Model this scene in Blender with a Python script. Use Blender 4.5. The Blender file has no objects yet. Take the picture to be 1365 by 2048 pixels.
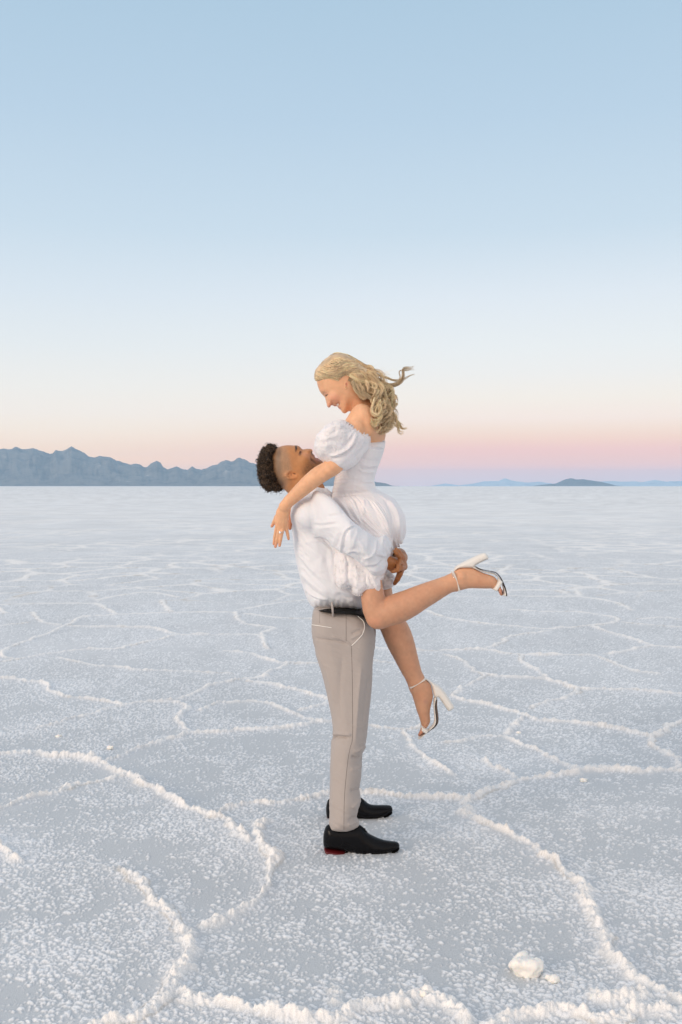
import bpy, math, random
import numpy as np
from mathutils import Vector
from mathutils.bvhtree import BVHTree

# ------------------------------------------------------------------ camera
scene = bpy.context.scene
COL = scene.collection
F = 1991.0            # focal length in pixels of the 1365 x 2048 photograph
CAM_H = 1.58
PITCH = math.atan(52.0 / F)
cam_data = bpy.data.cameras.new("camera")
cam_data.sensor_fit = 'VERTICAL'
cam_data.sensor_height = 36.0
cam_data.lens = 35.0
cam_data.clip_start = 0.05
cam_data.clip_end = 120000.0
cam = bpy.data.objects.new("camera", cam_data)
COL.objects.link(cam)
cam.location = (0, 0, CAM_H)
cam.rotation_euler = (math.pi / 2 - PITCH, 0, 0)
scene.camera = cam

# ------------------------------------------------------------------ light
scene.view_settings.view_transform = 'Standard'
scene.view_settings.look = 'None'
scene.view_settings.exposure = 0.0
scene.view_settings.gamma = 1.0
scene.cycles.use_denoising = True
scene.cycles.max_bounces = 8
scene.cycles.volume_bounces = 1


def srgb(r, g, b):
    def c(v):
        v /= 255.0
        return v / 12.92 if v <= 0.04045 else ((v + 0.055) / 1.055) ** 2.4
    return (c(r), c(g), c(b), 1.0)


def ramp(nt, stops, interp='LINEAR'):
    n = nt.nodes.new('ShaderNodeValToRGB')
    n.color_ramp.interpolation = interp
    els = n.color_ramp.elements
    while len(els) > 1:
        els.remove(els[-1])
    els[0].position = stops[0][0]
    els[0].color = stops[0][1]
    for p, c in stops[1:]:
        e = els.new(p)
        e.color = c
    return n


world = bpy.data.worlds.new("World")
scene.world = world
world.use_nodes = True
nt = world.node_tree
for n in list(nt.nodes):
    nt.nodes.remove(n)
L = nt.links
tc = nt.nodes.new('ShaderNodeTexCoord')
sep = nt.nodes.new('ShaderNodeSeparateXYZ')
L.new(tc.outputs['Generated'], sep.inputs[0])
# the twilight arch opposite the sunset, peach side (left) and pink side (right)
left = ramp(nt, [(0.0000, (2.339, 0.921, 0.160, 1)), (0.0110, (2.491, 1.056, 0.160, 1)), (0.0211, (1.862, 0.977, 0.382, 1)), (0.0311, (1.418, 0.902, 0.544, 1)), 
             (0.0412, (1.258, 0.905, 0.623, 1)), (0.0562, (1.135, 0.934, 0.736, 1)), (0.0711, (1.054, 0.932, 0.808, 1)), (0.0960, (0.962, 0.918, 0.849, 1)),
             (0.1354, (0.842, 0.871, 0.877, 1)), (0.1837, (0.735, 0.811, 0.878, 1)), (0.2445, (0.606, 0.730, 0.838, 1)), (0.3409, (0.495, 0.644, 0.788, 1)), (0.4387, (0.425, 0.588, 0.738, 1)), (0.6200, (0.560, 0.640, 0.760, 1)), (1.0000, (0.700, 0.750, 0.820, 1))])
right = ramp(nt, [(0.0000, (1.403, 0.726, 0.564, 1)), (0.0060, (1.467, 0.758, 0.529, 1)), (0.0161, (1.725, 0.689, 0.368, 1)), (0.0261, (1.372, 0.656, 0.430, 1)), 
              (0.0361, (1.242, 0.642, 0.480, 1)), (0.0462, (1.187, 0.744, 0.523, 1)), (0.0562, (1.135, 0.838, 0.635, 1)), (0.0662, (1.108, 0.896, 0.755, 1)), (0.0861, (1.034, 0.930, 0.812, 1)), (0.1108, (0.941, 0.915, 0.874, 1)),
             (0.1354, (0.880, 0.900, 0.897, 1)), (0.1837, (0.776, 0.837, 0.897, 1)), (0.2445, (0.606, 0.730, 0.838, 1)), (0.3409, (0.495, 0.644, 0.788, 1)), (0.4387, (0.425, 0.588, 0.738, 1)), (0.6200, (0.560, 0.640, 0.760, 1)), (1.0000, (0.700, 0.750, 0.820, 1))])
L.new(sep.outputs['Z'], left.inputs[0])
L.new(sep.outputs['Z'], right.inputs[0])
az = nt.nodes.new('ShaderNodeMapRange')
az.inputs['From Min'].default_value = -0.30
az.inputs['From Max'].default_value = 0.16
az.interpolation_type = 'SMOOTHSTEP'
L.new(sep.outputs['X'], az.inputs['Value'])
mixlr = nt.nodes.new('ShaderNodeMix')
mixlr.data_type = 'RGBA'
L.new(az.outputs[0], mixlr.inputs['Factor'])
L.new(left.outputs['Color'], mixlr.inputs['A'])
L.new(right.outputs['Color'], mixlr.inputs['B'])
# sunset glow behind the camera (west)
west = nt.nodes.new('ShaderNodeMapRange')
west.inputs['From Min'].default_value = 0.25
west.inputs['From Max'].default_value = -0.9
west.interpolation_type = 'SMOOTHSTEP'
L.new(sep.outputs['Y'], west.inputs['Value'])
glow = ramp(nt, [(0.0, (1.2, 0.85, 0.62, 1)), (0.12, (1.35, 1.08, 0.88, 1)), (0.35, (1.25, 1.13, 1.04, 1)),
                 (0.65, (1.0, 0.99, 1.0, 1)), (1.0, (0.80, 0.84, 0.92, 1))])
L.new(sep.outputs['Z'], glow.inputs[0])
mixw = nt.nodes.new('ShaderNodeMix')
mixw.data_type = 'RGBA'
L.new(west.outputs[0], mixw.inputs['Factor'])
L.new(mixlr.outputs['Result'], mixw.inputs['A'])
L.new(glow.outputs['Color'], mixw.inputs['B'])
bg = nt.nodes.new('ShaderNodeBackground')
bg.inputs['Strength'].default_value = 1.0
L.new(mixw.outputs['Result'], bg.inputs['Color'])
# a physical sky with the sun on the western horizon adds its faint directional blue
SUN_EL, SUN_AZ = math.radians(17), math.radians(232)
sky = nt.nodes.new('ShaderNodeTexSky')
sky.sky_type = 'NISHITA'
sky.sun_disc = False
sky.sun_elevation = math.radians(1.0)
sky.sun_rotation = SUN_AZ
bg2 = nt.nodes.new('ShaderNodeBackground')
bg2.inputs['Strength'].default_value = 0.015
L.new(sky.outputs['Color'], bg2.inputs['Color'])
add = nt.nodes.new('ShaderNodeAddShader')
L.new(bg.outputs[0], add.inputs[0])
L.new(bg2.outputs[0], add.inputs[1])
out = nt.nodes.new('ShaderNodeOutputWorld')
L.new(add.outputs[0], out.inputs['Surface'])

sun_data = bpy.data.lights.new("sun", 'SUN')
sun_data.energy = 1.7
sun_data.angle = math.radians(28)
sun_data.color = (1.0, 0.80, 0.62)
sun = bpy.data.objects.new("sun", sun_data)
COL.objects.link(sun)
# light comes from behind the camera and its left: direction of travel towards +Y
sd = Vector((math.sin(SUN_AZ) * math.cos(SUN_EL), math.cos(SUN_AZ) * math.cos(SUN_EL), math.sin(SUN_EL)))
sun.rotation_euler = sd.to_track_quat('Z', 'Y').to_euler()

# ------------------------------------------------------------------ geometry of the view
CP, SP = math.cos(PITCH), math.sin(PITCH)
Y0 = 4.48             # distance of the couple


def unproj(px, py, Y):
    px = np.asarray(px, float); py = np.asarray(py, float); Y = np.asarray(Y, float)
    a = (px - 682.5) / F
    b = -(py - 1024.0) / F
    dy = CP + b * SP
    dz = -SP + b * CP
    t = Y / dy
    return np.stack(np.broadcast_arrays(a * t, Y, CAM_H + dz * t), -1)


def W(px, py, d=0.0):
    return unproj(px, py, Y0 + np.asarray(d, float))


def ground_pt(px, py, z=0.0):
    a = (np.asarray(px, float) - 682.5) / F
    b = -(np.asarray(py, float) - 1024.0) / F
    dy = CP + b * SP
    dz = -SP + b * CP
    t = (z - CAM_H) / dz
    return np.stack([a * t, dy * t], -1)


def proj(P):
    v = P - np.array([0, 0, CAM_H])
    zc = v[:, 1] * CP - v[:, 2] * SP
    yc = v[:, 1] * SP + v[:, 2] * CP
    return np.stack([682.5 + F * v[:, 0] / zc, 1024 - F * yc / zc], -1)


def crop(x0, y0, s, pts):
    return [(x0 + p[0] / s, y0 + p[1] / s) for p in pts]


# ------------------------------------------------------------------ noise
def _h(ix, iy, iz, seed):
    n = (ix.astype(np.int64) * 374761393 + iy.astype(np.int64) * 668265263 +
         iz.astype(np.int64) * 2147483647 + seed * 1274126177) & 0xFFFFFFFF
    n = ((n ^ (n >> 13)) * 1274126177) & 0xFFFFFFFF
    n = ((n ^ (n >> 16)) * 2246822519) & 0xFFFFFFFF
    return ((n ^ (n >> 15)) & 0xFFFFFF) / float(0xFFFFFF)


def vnoise(P, scale, seed=0):
    Q = P * scale
    i = np.floor(Q).astype(np.int64)
    f = Q - i
    f = f * f * (3 - 2 * f)
    r = 0
    for dx in (0, 1):
        wx = f[:, 0] if dx else 1 - f[:, 0]
        for dy in (0, 1):
            wy = f[:, 1] if dy else 1 - f[:, 1]
            for dz in (0, 1):
                wz = f[:, 2] if dz else 1 - f[:, 2]
                r = r + wx * wy * wz * _h(i[:, 0] + dx, i[:, 1] + dy, i[:, 2] + dz, seed)
    return r * 2 - 1


def vnoise2(X, Y, seed=0):
    ix = np.floor(X).astype(np.int64); iy = np.floor(Y).astype(np.int64)
    fx = X - ix; fy = Y - iy
    fx = fx * fx * (3 - 2 * fx); fy = fy * fy * (3 - 2 * fy)
    z = np.zeros_like(ix)
    a = _h(ix, iy, z, seed); b = _h(ix + 1, iy, z, seed)
    c = _h(ix, iy + 1, z, seed); d = _h(ix + 1, iy + 1, z, seed)
    return ((a * (1 - fx) + b * fx) * (1 - fy) + (c * (1 - fx) + d * fx) * fy) * 2 - 1


def fbm2(X, Y, seed=0, octv=4):
    r = 0; a = 1; s = 1; t = 0
    for o in range(octv):
        r = r + a * vnoise2(X * s + 17.3 * o, Y * s - 9.1 * o, seed + o); t += a
        a *= 0.5; s *= 2.03
    return r / t


def fbm(P, scale, seed=0, octv=3):
    r = 0; a = 1; t = 0
    for o in range(octv):
        r = r + a * vnoise(P, scale, seed + o); t += a
        a *= 0.5; scale *= 2.1
    return r / t


def smooth(e0, e1, x):
    t = np.clip((x - e0) / (e1 - e0), 0, 1)
    return t * t * (3 - 2 * t)


# ------------------------------------------------------------------ mesh output
def make_mesh(name, V, Fq, mat, parent=None, color=None, base=None, quads=True, smooth_shade=True, extra=None):
    me = bpy.data.meshes.new(name)
    V = np.asarray(V, np.float64)
    if base is not None:
        V = V - np.asarray(base)
    n = len(V)
    me.vertices.add(n)
    me.vertices.foreach_set('co', V.astype(np.float32).ravel())
    Fq = np.asarray(Fq, np.int32)
    k = Fq.shape[1]
    me.loops.add(Fq.size)
    me.loops.foreach_set('vertex_index', Fq.ravel())
    me.polygons.add(len(Fq))
    me.polygons.foreach_set('loop_start', np.arange(0, Fq.size, k, dtype=np.int32))
    me.polygons.foreach_set('use_smooth', np.full(len(Fq), smooth_shade))
    me.update(calc_edges=True)
    me.validate()
    if color is not None:
        at = me.color_attributes.new('Col', 'FLOAT_COLOR', 'POINT')
        c = np.ones((n, 4), np.float32)
        c[:, :3] = color
        at.data.foreach_set('color', c.ravel())
    for k2, arr in (extra or {}).items():
        at = me.attributes.new(k2, 'FLOAT', 'POINT')
        at.data.foreach_set('value', np.asarray(arr, np.float32))
    me.materials.append(mat)
    o = bpy.data.objects.new(name, me)
    COL.objects.link(o)
    if parent is not None:
        o.parent = parent
    return o


def tag(o, label=None, cat=None, group=None, kind=None):
    if label: o['label'] = label
    if cat: o['category'] = cat
    if group: o['group'] = group
    if kind: o['kind'] = kind
    return o


# ------------------------------------------------------------------ implicit shapes
def chaikin(P, n=1, closed=True):
    P = np.asarray(P, float)
    for _ in range(n):
        if closed:
            Q = np.roll(P, -1, 0)
            A = 0.75 * P + 0.25 * Q; B = 0.25 * P + 0.75 * Q
            P = np.stack([A, B], 1).reshape(-1, P.shape[1])
        else:
            A = 0.75 * P[:-1] + 0.25 * P[1:]; B = 0.25 * P[:-1] + 0.75 * P[1:]
            P = np.vstack([P[:1], np.stack([A, B], 1).reshape(-1, P.shape[1]), P[-1:]])
    return P


def resample(P, n):
    P = np.asarray(P, float)
    # Catmull-Rom then even arc-length spacing
    Q = np.vstack([2 * P[0] - P[1], P, 2 * P[-1] - P[-2]])
    out = []
    for i in range(1, len(Q) - 2):
        for t in np.linspace(0, 1, 12, endpoint=False):
            a, b, c, d = Q[i - 1], Q[i], Q[i + 1], Q[i + 2]
            out.append(0.5 * ((2 * b) + (-a + c) * t + (2 * a - 5 * b + 4 * c - d) * t * t + (-a + 3 * b - 3 * c + d) * t ** 3))
    out.append(P[-1])
    out = np.array(out)
    s = np.r_[0, np.cumsum(np.linalg.norm(np.diff(out[:, :2], axis=0), axis=1))]
    u = np.linspace(0, s[-1], n)
    return np.stack([np.interp(u, s, out[:, k]) for k in range(out.shape[1])], -1)


def seg_dist2d(Q, A, B):
    ab = B - A
    t = np.clip(((Q - A) @ ab) / max(ab @ ab, 1e-12), 0, 1)
    return np.linalg.norm(Q - (A + t[:, None] * ab), axis=1), t


def poly_sd(Q, P):
    d = np.full(len(Q), 1e9)
    inside = np.zeros(len(Q), bool)
    for i in range(len(P)):
        A = P[i]; B = P[(i + 1) % len(P)]
        dd, _ = seg_dist2d(Q, A, B)
        d = np.minimum(d, dd)
        if A[1] != B[1]:
            c = ((A[1] > Q[:, 1]) != (B[1] > Q[:, 1])) & \
                (Q[:, 0] < (B[0] - A[0]) * (Q[:, 1] - A[1]) / (B[1] - A[1]) + A[0])
            inside ^= c
    return np.where(inside, d, -d)


class Inflate:
    """Side outline given a rounded cross-section of half-thickness T; R is the rim width (m)."""
    def __init__(self, poly, d, T, R, k=0.01, sm=1, blur=2, tw=None):
        self.k = k; self.T = T; self.R = R
        poly = np.asarray(poly, float)
        if sm: poly = chaikin(poly, sm)
        self.axis = None
        if isinstance(d, tuple):
            self.axis = 0 if d[0] == 'x' else 2
            kn = np.array(d[1], float)
            dd = np.interp(poly[:, 0 if d[0] == 'x' else 1], kn[:, 0], kn[:, 1])
            if d[0] == 'x':
                kw = W(kn[:, 0], 1050 + 0 * kn[:, 0], kn[:, 1])
            else:
                kw = W(690 + 0 * kn[:, 0], kn[:, 0], kn[:, 1])
            o = np.argsort(kw[:, self.axis])
            self.kx = kw[o, self.axis]; self.ky = kw[o, 1]
        else:
            dd = np.full(len(poly), float(d))
            self.y0 = Y0 + d
        w = W(poly[:, 0], poly[:, 1], dd)
        P = w[:, [0, 2]]
        self.P2 = P
        pad = 0.03
        self.lo2 = P.min(0) - pad; self.hi2 = P.max(0) + pad
        self.st = 0.0025
        nx = int((self.hi2[0] - self.lo2[0]) / self.st) + 2
        nz = int((self.hi2[1] - self.lo2[1]) / self.st) + 2
        gx = self.lo2[0] + np.arange(nx) * self.st
        gz = self.lo2[1] + np.arange(nz) * self.st
        G = np.stack(np.meshgrid(gx, gz, indexing='ij'), -1).reshape(-1, 2)
        D = poly_sd(G, P).reshape(nx, nz)
        for _ in range(blur):
            E = D.copy()
            E[1:-1, 1:-1] = (D[1:-1, 1:-1] * 4 + D[2:, 1:-1] + D[:-2, 1:-1] + D[1:-1, 2:] + D[1:-1, :-2]) / 8
            # keep the rim exact, soften only the inner medial creases
            m = np.clip(D / (0.25 * R), 0, 1)
            D = D * (1 - m) + E * m
        self.D = D
        ys = self.ky if self.axis is not None else np.array([self.y0])
        self.lo = np.array([self.lo2[0] + pad, ys.min() - T, self.lo2[1] + pad])
        self.hi = np.array([self.hi2[0] - pad, ys.max() + T, self.hi2[1] - pad])

    def look(self, x, z):
        u = np.clip((x - self.lo2[0]) / self.st, 0, self.D.shape[0] - 1.001)
        v = np.clip((z - self.lo2[1]) / self.st, 0, self.D.shape[1] - 1.001)
        i = u.astype(int); j = v.astype(int); fu = u - i; fv = v - j
        D = self.D
        return (D[i, j] * (1 - fu) + D[i + 1, j] * fu) * (1 - fv) + (D[i, j + 1] * (1 - fu) + D[i + 1, j + 1] * fu) * fv

    def yc(self, x, z):
        if self.axis is None: return self.y0
        return np.interp(x if self.axis == 0 else z, self.kx, self.ky)

    def surf(self, x, z, side=-1):
        d = self.look(x, z)
        a = np.clip(1 - d / self.R, 0, 1)
        return self.yc(x, z) + side * self.T * np.sqrt(1 - a * a)

    def __call__(self, P):
        d = self.look(P[:, 0], P[:, 2])
        q = np.abs(P[:, 1] - self.yc(P[:, 0], P[:, 2])) / self.T
        a = np.maximum(1 - d / self.R, 0)
        n = np.sqrt(a * a + q * q)
        g = np.sqrt((a / self.R) ** 2 + (q / self.T) ** 2) / np.maximum(n, 1e-4)
        return (n - 1) / np.maximum(g, 1.0 / max(self.R, self.T))


class Chain:
    """Sphere-swept line through (px, py, depth, radius px[, depth squash])"""
    def __init__(self, pts, k=0.012, ki=0.006, world=False, ys=1.0, sm=0):
        self.k = k; self.ki = ki; self.ys = ys
        p = np.array(pts, float)
        if sm:
            p = resample(p, sm * (len(p) - 1) + 1)
            self.ki = .0015
        if world:
            self.c = p[:, :3]; self.r = p[:, 3]
        else:
            self.c = W(p[:, 0], p[:, 1], p[:, 2])
            self.r = p[:, 3] * (Y0 + p[:, 2]) / F
        m = self.r.max() * max(ys, 1)
        self.lo = self.c.min(0) - m; self.hi = self.c.max(0) + m

    def __call__(self, P):
        res = None
        for i in range(len(self.c) - 1):
            a = self.c[i].copy(); b = self.c[i + 1].copy()
            s = np.array([1, 1 / self.ys, 1])
            a = a * s; b = b * s
            Q = P * s
            ab = b - a
            t = np.clip(((Q - a) @ ab) / max(ab @ ab, 1e-12), 0, 1)
            d = np.linalg.norm(Q - (a + t[:, None] * ab), axis=1) - (self.r[i] * (1 - t) + self.r[i + 1] * t)
            res = d if res is None else smin(res, d, self.ki)
        return res


class Ball:
    def __init__(self, px, py, d, rx, ry, rz, k=0.01, ang=0.0, sub=False):
        """radii in metres: rx image-horizontal, ry depth, rz vertical; ang rotates in the image plane (deg, clockwise)"""
        self.c = W(px, py, d); self.k = k; self.sub = sub
        self.rad = np.array([rx, ry, rz])
        a = math.radians(ang)
        self.R = np.array([[math.cos(a), 0, -math.sin(a)], [0, 1, 0], [math.sin(a), 0, math.cos(a)]])
        m = max(rx, rz)
        self.lo = self.c - np.array([m, ry, m]); self.hi = self.c + np.array([m, ry, m])

    def __call__(self, P):
        q = (P - self.c) @ self.R.T
        a = q / self.rad
        k0 = np.linalg.norm(a, axis=1); k1 = np.linalg.norm(a / self.rad, axis=1)
        return k0 * (k0 - 1) / np.maximum(k1, 1e-6)


def smin(a, b, k):
    h = np.maximum(k - np.abs(a - b), 0) / k
    return np.minimum(a, b) - h * h * k * 0.25


def field(prims, P):
    d = np.full(len(P), 0.5)
    lo = P.min(0); hi = P.max(0)
    for p in prims:
        if np.any(p.lo - 0.03 > hi) or np.any(p.hi + 0.03 < lo):
            continue
        v = p(P)
        if getattr(p, 'sub', False):
            d = -smin(-d, v, p.k)
        else:
            d = smin(d, v, p.k)
    return d


def polygonise(prims, h, disp=None):
    lo = np.min([p.lo for p in prims], 0) - 0.012
    hi = np.max([p.hi for p in prims], 0) + 0.012
    B = 20
    nb = np.ceil((hi - lo) / (h * B)).astype(int)
    N = nb * B + 1
    lat = np.arange(B + 1)
    g = np.stack(np.meshgrid(lat, lat, lat, indexing='ij'), -1)
    cg = g[::4, ::4, ::4].reshape(-1, 3)
    gg = g.reshape(-1, 3)
    cid_l, cv_l, quads_l = [], [], []
    for bx in range(nb[0]):
        for by in range(nb[1]):
            for bz in range(nb[2]):
                o = lo + np.array([bx, by, bz]) * B * h
                e = o + B * h
                pr = [p for p in prims if not (np.any(p.lo - 0.03 > e) or np.any(p.hi + 0.03 < o))]
                if not [p for p in pr if not (np.any(p.lo - 0.004 > e) or np.any(p.hi + 0.004 < o))]:
                    continue
                c = field(pr, o + cg * h)
                if np.abs(c).min() > 6.5 * h and (c > 0).all() or (c < -6.5 * h).all():
                    continue
                f = field(pr, o + gg * h).reshape(B + 1, B + 1, B + 1)
                s = f < 0
                if s.all() or not s.any():
                    continue
                # cells
                cnt = 0; acc = np.zeros((B, B, B, 3))
                corners = {}
                for ax in range(3):
                    for u in (0, 1):
                        for v in (0, 1):
                            sl0 = [slice(0, B)] * 3; sl1 = [slice(0, B)] * 3
                            oth = [a for a in range(3) if a != ax]
                            offs = [0, 0, 0]; offs[oth[0]] = u; offs[oth[1]] = v
                            for a in oth:
                                sl0[a] = slice(offs[a], offs[a] + B); sl1[a] = sl0[a]
                            sl0[ax] = slice(0, B); sl1[ax] = slice(1, B + 1)
                            f0 = f[tuple(sl0)]; f1 = f[tuple(sl1)]
                            m = (f0 < 0) != (f1 < 0)
                            t = np.where(m, f0 / np.where(m, f0 - f1, 1), 0)
                            vec = np.zeros((B, B, B, 3))
                            vec[..., ax] = t
                            vec[..., oth[0]] = u; vec[..., oth[1]] = v
                            acc += vec * m[..., None]
                            cnt = cnt + m
                m = cnt > 0
                idx = np.argwhere(m)
                pos = acc[m] / cnt[m][:, None]
                gi = idx + np.array([bx, by, bz]) * B
                cid_l.append((gi[:, 0] * N[1] + gi[:, 1]) * N[2] + gi[:, 2])
                cv_l.append(lo + (gi + pos) * h)
                for ax in range(3):
                    f0 = f[:B, :B, :B]
                    f1 = f[tuple(slice(1, B + 1) if a == ax else slice(0, B) for a in range(3))]
                    m = (f0 < 0) != (f1 < 0)
                    ii = np.argwhere(m)
                    if not len(ii): continue
                    neg = f0[m] < 0
                    gi = ii + np.array([bx, by, bz]) * B
                    b, c = (ax + 1) % 3, (ax + 2) % 3
                    q = []
                    for (db, dc) in ((0, 0), (-1, 0), (-1, -1), (0, -1)):
                        w = gi.copy(); w[:, b] += db; w[:, c] += dc
                        q.append((w[:, 0] * N[1] + w[:, 1]) * N[2] + w[:, 2])
                    q = np.stack(q, 1)
                    q[~neg] = q[~neg][:, ::-1]
                    quads_l.append(q)
    cid = np.concatenate(cid_l); cv = np.concatenate(cv_l); Q = np.concatenate(quads_l)
    o = np.argsort(cid); cid = cid[o]; cv = cv[o]
    j = np.searchsorted(cid, Q.ravel()); j = np.clip(j, 0, len(cid) - 1)
    ok = (cid[j] == Q.ravel()).reshape(-1, 4).all(1)
    return cv, j.reshape(-1, 4)[ok]


def edges_of(Fq):
    E = np.vstack([Fq[:, [0, 1]], Fq[:, [1, 2]], Fq[:, [2, 3]], Fq[:, [3, 0]]])
    E = np.unique(np.sort(E, 1), axis=0)
    return E


def relax(V, Fq, it=2, lam=0.5):
    E = edges_of(Fq)
    n = len(V)
    deg = np.bincount(E.ravel(), minlength=n)
    for _ in range(it):
        S = np.zeros_like(V)
        for a in range(3):
            S[:, a] = np.bincount(E[:, 0], V[E[:, 1], a], n) + np.bincount(E[:, 1], V[E[:, 0], a], n)
        V = V + lam * (S / np.maximum(deg, 1)[:, None] - V)
    return V


def normals(V, Fq):
    n = np.cross(V[Fq[:, 2]] - V[Fq[:, 0]], V[Fq[:, 3]] - V[Fq[:, 1]])
    N = np.zeros_like(V)
    for a in range(3):
        for c in range(4):
            N[:, a] += np.bincount(Fq[:, c], n[:, a], len(V))
    return N / np.maximum(np.linalg.norm(N, axis=1), 1e-12)[:, None]


def line_dist(Q, pts):
    """distance in px to an open polyline and the arc parameter 0..1"""
    pts = np.asarray(pts, float)
    d = np.full(len(Q), 1e9); u = np.zeros(len(Q)); sgn = np.zeros(len(Q))
    seg = np.linalg.norm(np.diff(pts, axis=0), axis=1); cum = np.r_[0, np.cumsum(seg)]
    for i in range(len(pts) - 1):
        dd, t = seg_dist2d(Q, pts[i], pts[i + 1])
        ab = pts[i + 1] - pts[i]
        s = np.sign(ab[0] * (Q[:, 1] - pts[i][1]) - ab[1] * (Q[:, 0] - pts[i][0]))
        m = dd < d
        d = np.where(m, dd, d); u = np.where(m, (cum[i] + t * seg[i]) / cum[-1], u); sgn = np.where(m, s, sgn)
    return d, u, sgn


def fold(V, N, q, near, pts, w, amp, kind='ridge'):
    """raise (amp > 0) or sink cloth along a line traced on the near side; 'step' makes an overlapping edge"""
    pts = chaikin(np.array(pts, float), 2, closed=False)
    lo = pts.min(0) - 5 * w; hi = pts.max(0) + 5 * w
    m = near & (q[:, 0] > lo[0]) & (q[:, 0] < hi[0]) & (q[:, 1] > lo[1]) & (q[:, 1] < hi[1])
    if not m.any(): return
    d, u, s = line_dist(q[m], pts)
    taper = smooth(0, 0.18, u) * smooth(0, 0.18, 1 - u)
    if kind == 'ridge':
        a = np.exp(-(d / w) ** 1.45)
    elif kind == 'crease':
        a = np.exp(-np.abs(d) / w)
    else:
        sd = d * s
        a = np.where(sd > 0, np.exp(-(sd / (2.6 * w)) ** 2), -0.6 * np.exp(-(sd / w) ** 2)) * smooth(0, 0.8, d) 
    V[m] += N[m] * (a * taper * amp)[:, None]


def blob(q, cx, cy, rx, ry, ang=0.0, soft=0.5):
    a = math.radians(ang)
    x = (q[:, 0] - cx) * math.cos(a) + (q[:, 1] - cy) * math.sin(a)
    y = -(q[:, 0] - cx) * math.sin(a) + (q[:, 1] - cy) * math.cos(a)
    r = np.sqrt((x / rx) ** 2 + (y / ry) ** 2)
    return 1 - smooth(1 - soft, 1 + soft, r)


def mixc(c, w, col):
    return c * (1 - w[:, None]) + np.array(col)[:3] * w[:, None]


def tubes(paths, radii, sides=3):
    """paths (S, M, 3), radii (S, M) -> vertices, quads"""
    S, M, _ = paths.shape
    T = np.gradient(paths, axis=1)
    T /= np.maximum(np.linalg.norm(T, axis=2, keepdims=True), 1e-9)
    ref = np.array([0.31, 0.83, 0.47])
    A = np.cross(T, ref); A /= np.maximum(np.linalg.norm(A, axis=2, keepdims=True), 1e-9)
    Bv = np.cross(T, A)
    ang = np.arange(sides) * 2 * math.pi / sides
    ring = A[:, :, None, :] * np.cos(ang)[None, None, :, None] + Bv[:, :, None, :] * np.sin(ang)[None, None, :, None]
    V = paths[:, :, None, :] + ring * radii[:, :, None, None]
    V = V.reshape(-1, 3)
    s = np.arange(S)[:, None, None] * M * sides
    m = np.arange(M - 1)[None, :, None] * sides
    k = np.arange(sides)[None, None, :]
    k2 = (k + 1) % sides
    Q = np.stack([s + m + k, s + m + k2, s + m + sides + k2, s + m + sides + k], -1).reshape(-1, 4)
    return V, Q


# ------------------------------------------------------------------ materials
def new_mat(name):
    m = bpy.data.materials.new(name)
    m.use_nodes = True
    t = m.node_tree
    b = t.nodes['Principled BSDF']
    return m, t, b


def bump_noise(t, b, scale, dist, strength=1.0, detail=3, stretch=None, tex='noise', prev=None):
    tcn = t.nodes.new('ShaderNodeTexCoord')
    src = tcn.outputs['Object']
    if stretch:
        mp = t.nodes.new('ShaderNodeMapping')
        mp.inputs['Scale'].default_value = stretch
        t.links.new(src, mp.inputs[0]); src = mp.outputs[0]
    if tex == 'noise':
        n = t.nodes.new('ShaderNodeTexNoise')
        n.inputs['Scale'].default_value = scale
        n.inputs['Detail'].default_value = detail
        o = n.outputs['Fac']
    else:
        n = t.nodes.new('ShaderNodeTexVoronoi')
        n.feature = 'DISTANCE_TO_EDGE' if tex == 'cells' else 'F1'
        n.inputs['Scale'].default_value = scale
        o = n.outputs['Distance']
    t.links.new(src, n.inputs['Vector'])
    bp = t.nodes.new('ShaderNodeBump')
    bp.inputs['Distance'].default_value = dist
    bp.inputs['Strength'].default_value = strength
    t.links.new(o, bp.inputs['Height'])
    if prev is not None:
        t.links.new(prev.outputs[0], bp.inputs['Normal'])
    t.links.new(bp.outputs[0], b.inputs['Normal'])
    return bp


def simple_mat(name, col, rough=0.6, bump=None, sheen=0.0, coat=0.0, metallic=0.0, spec=0.5, vary=0.0):
    m, t, b = new_mat(name)
    b.inputs['Base Color'].default_value = (*col[:3], 1)
    b.inputs['Roughness'].default_value = rough
    b.inputs['Metallic'].default_value = metallic
    b.inputs['Specular IOR Level'].default_value = spec
    b.inputs['Sheen Weight'].default_value = sheen
    b.inputs['Coat Weight'].default_value = coat
    if vary:
        tcn = t.nodes.new('ShaderNodeTexCoord')
        n = t.nodes.new('ShaderNodeTexNoise'); n.inputs['Scale'].default_value = 9; n.inputs['Detail'].default_value = 5
        t.links.new(tcn.outputs['Object'], n.inputs['Vector'])
        r = ramp(t, [(0.3, (*[c * (1 - vary) for c in col[:3]], 1)), (0.7, (*[min(1, c * (1 + vary)) for c in col[:3]], 1))])
        t.links.new(n.outputs['Fac'], r.inputs[0]); t.links.new(r.outputs[0], b.inputs['Base Color'])
    if bump:
        bump_noise(t, b, *bump)
    return m


def attr_mat(name, rough=0.5, bump=None, sss=0.0, spec=0.5, sheen=0.0, radius=(1.0, 0.35, 0.2), scale=0.006):
    m, t, b = new_mat(name)
    a = t.nodes.new('ShaderNodeAttribute')
    a.attribute_name = 'Col'
    t.links.new(a.outputs['Color'], b.inputs['Base Color'])
    b.inputs['Roughness'].default_value = rough
    b.inputs['Specular IOR Level'].default_value = spec
    b.inputs['Sheen Weight'].default_value = sheen
    if sss:
        b.inputs['Subsurface Weight'].default_value = sss
        b.inputs['Subsurface Radius'].default_value = radius
        b.inputs['Subsurface Scale'].default_value = scale
    if bump:
        bump_noise(t, b, *bump)
    return m

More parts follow.
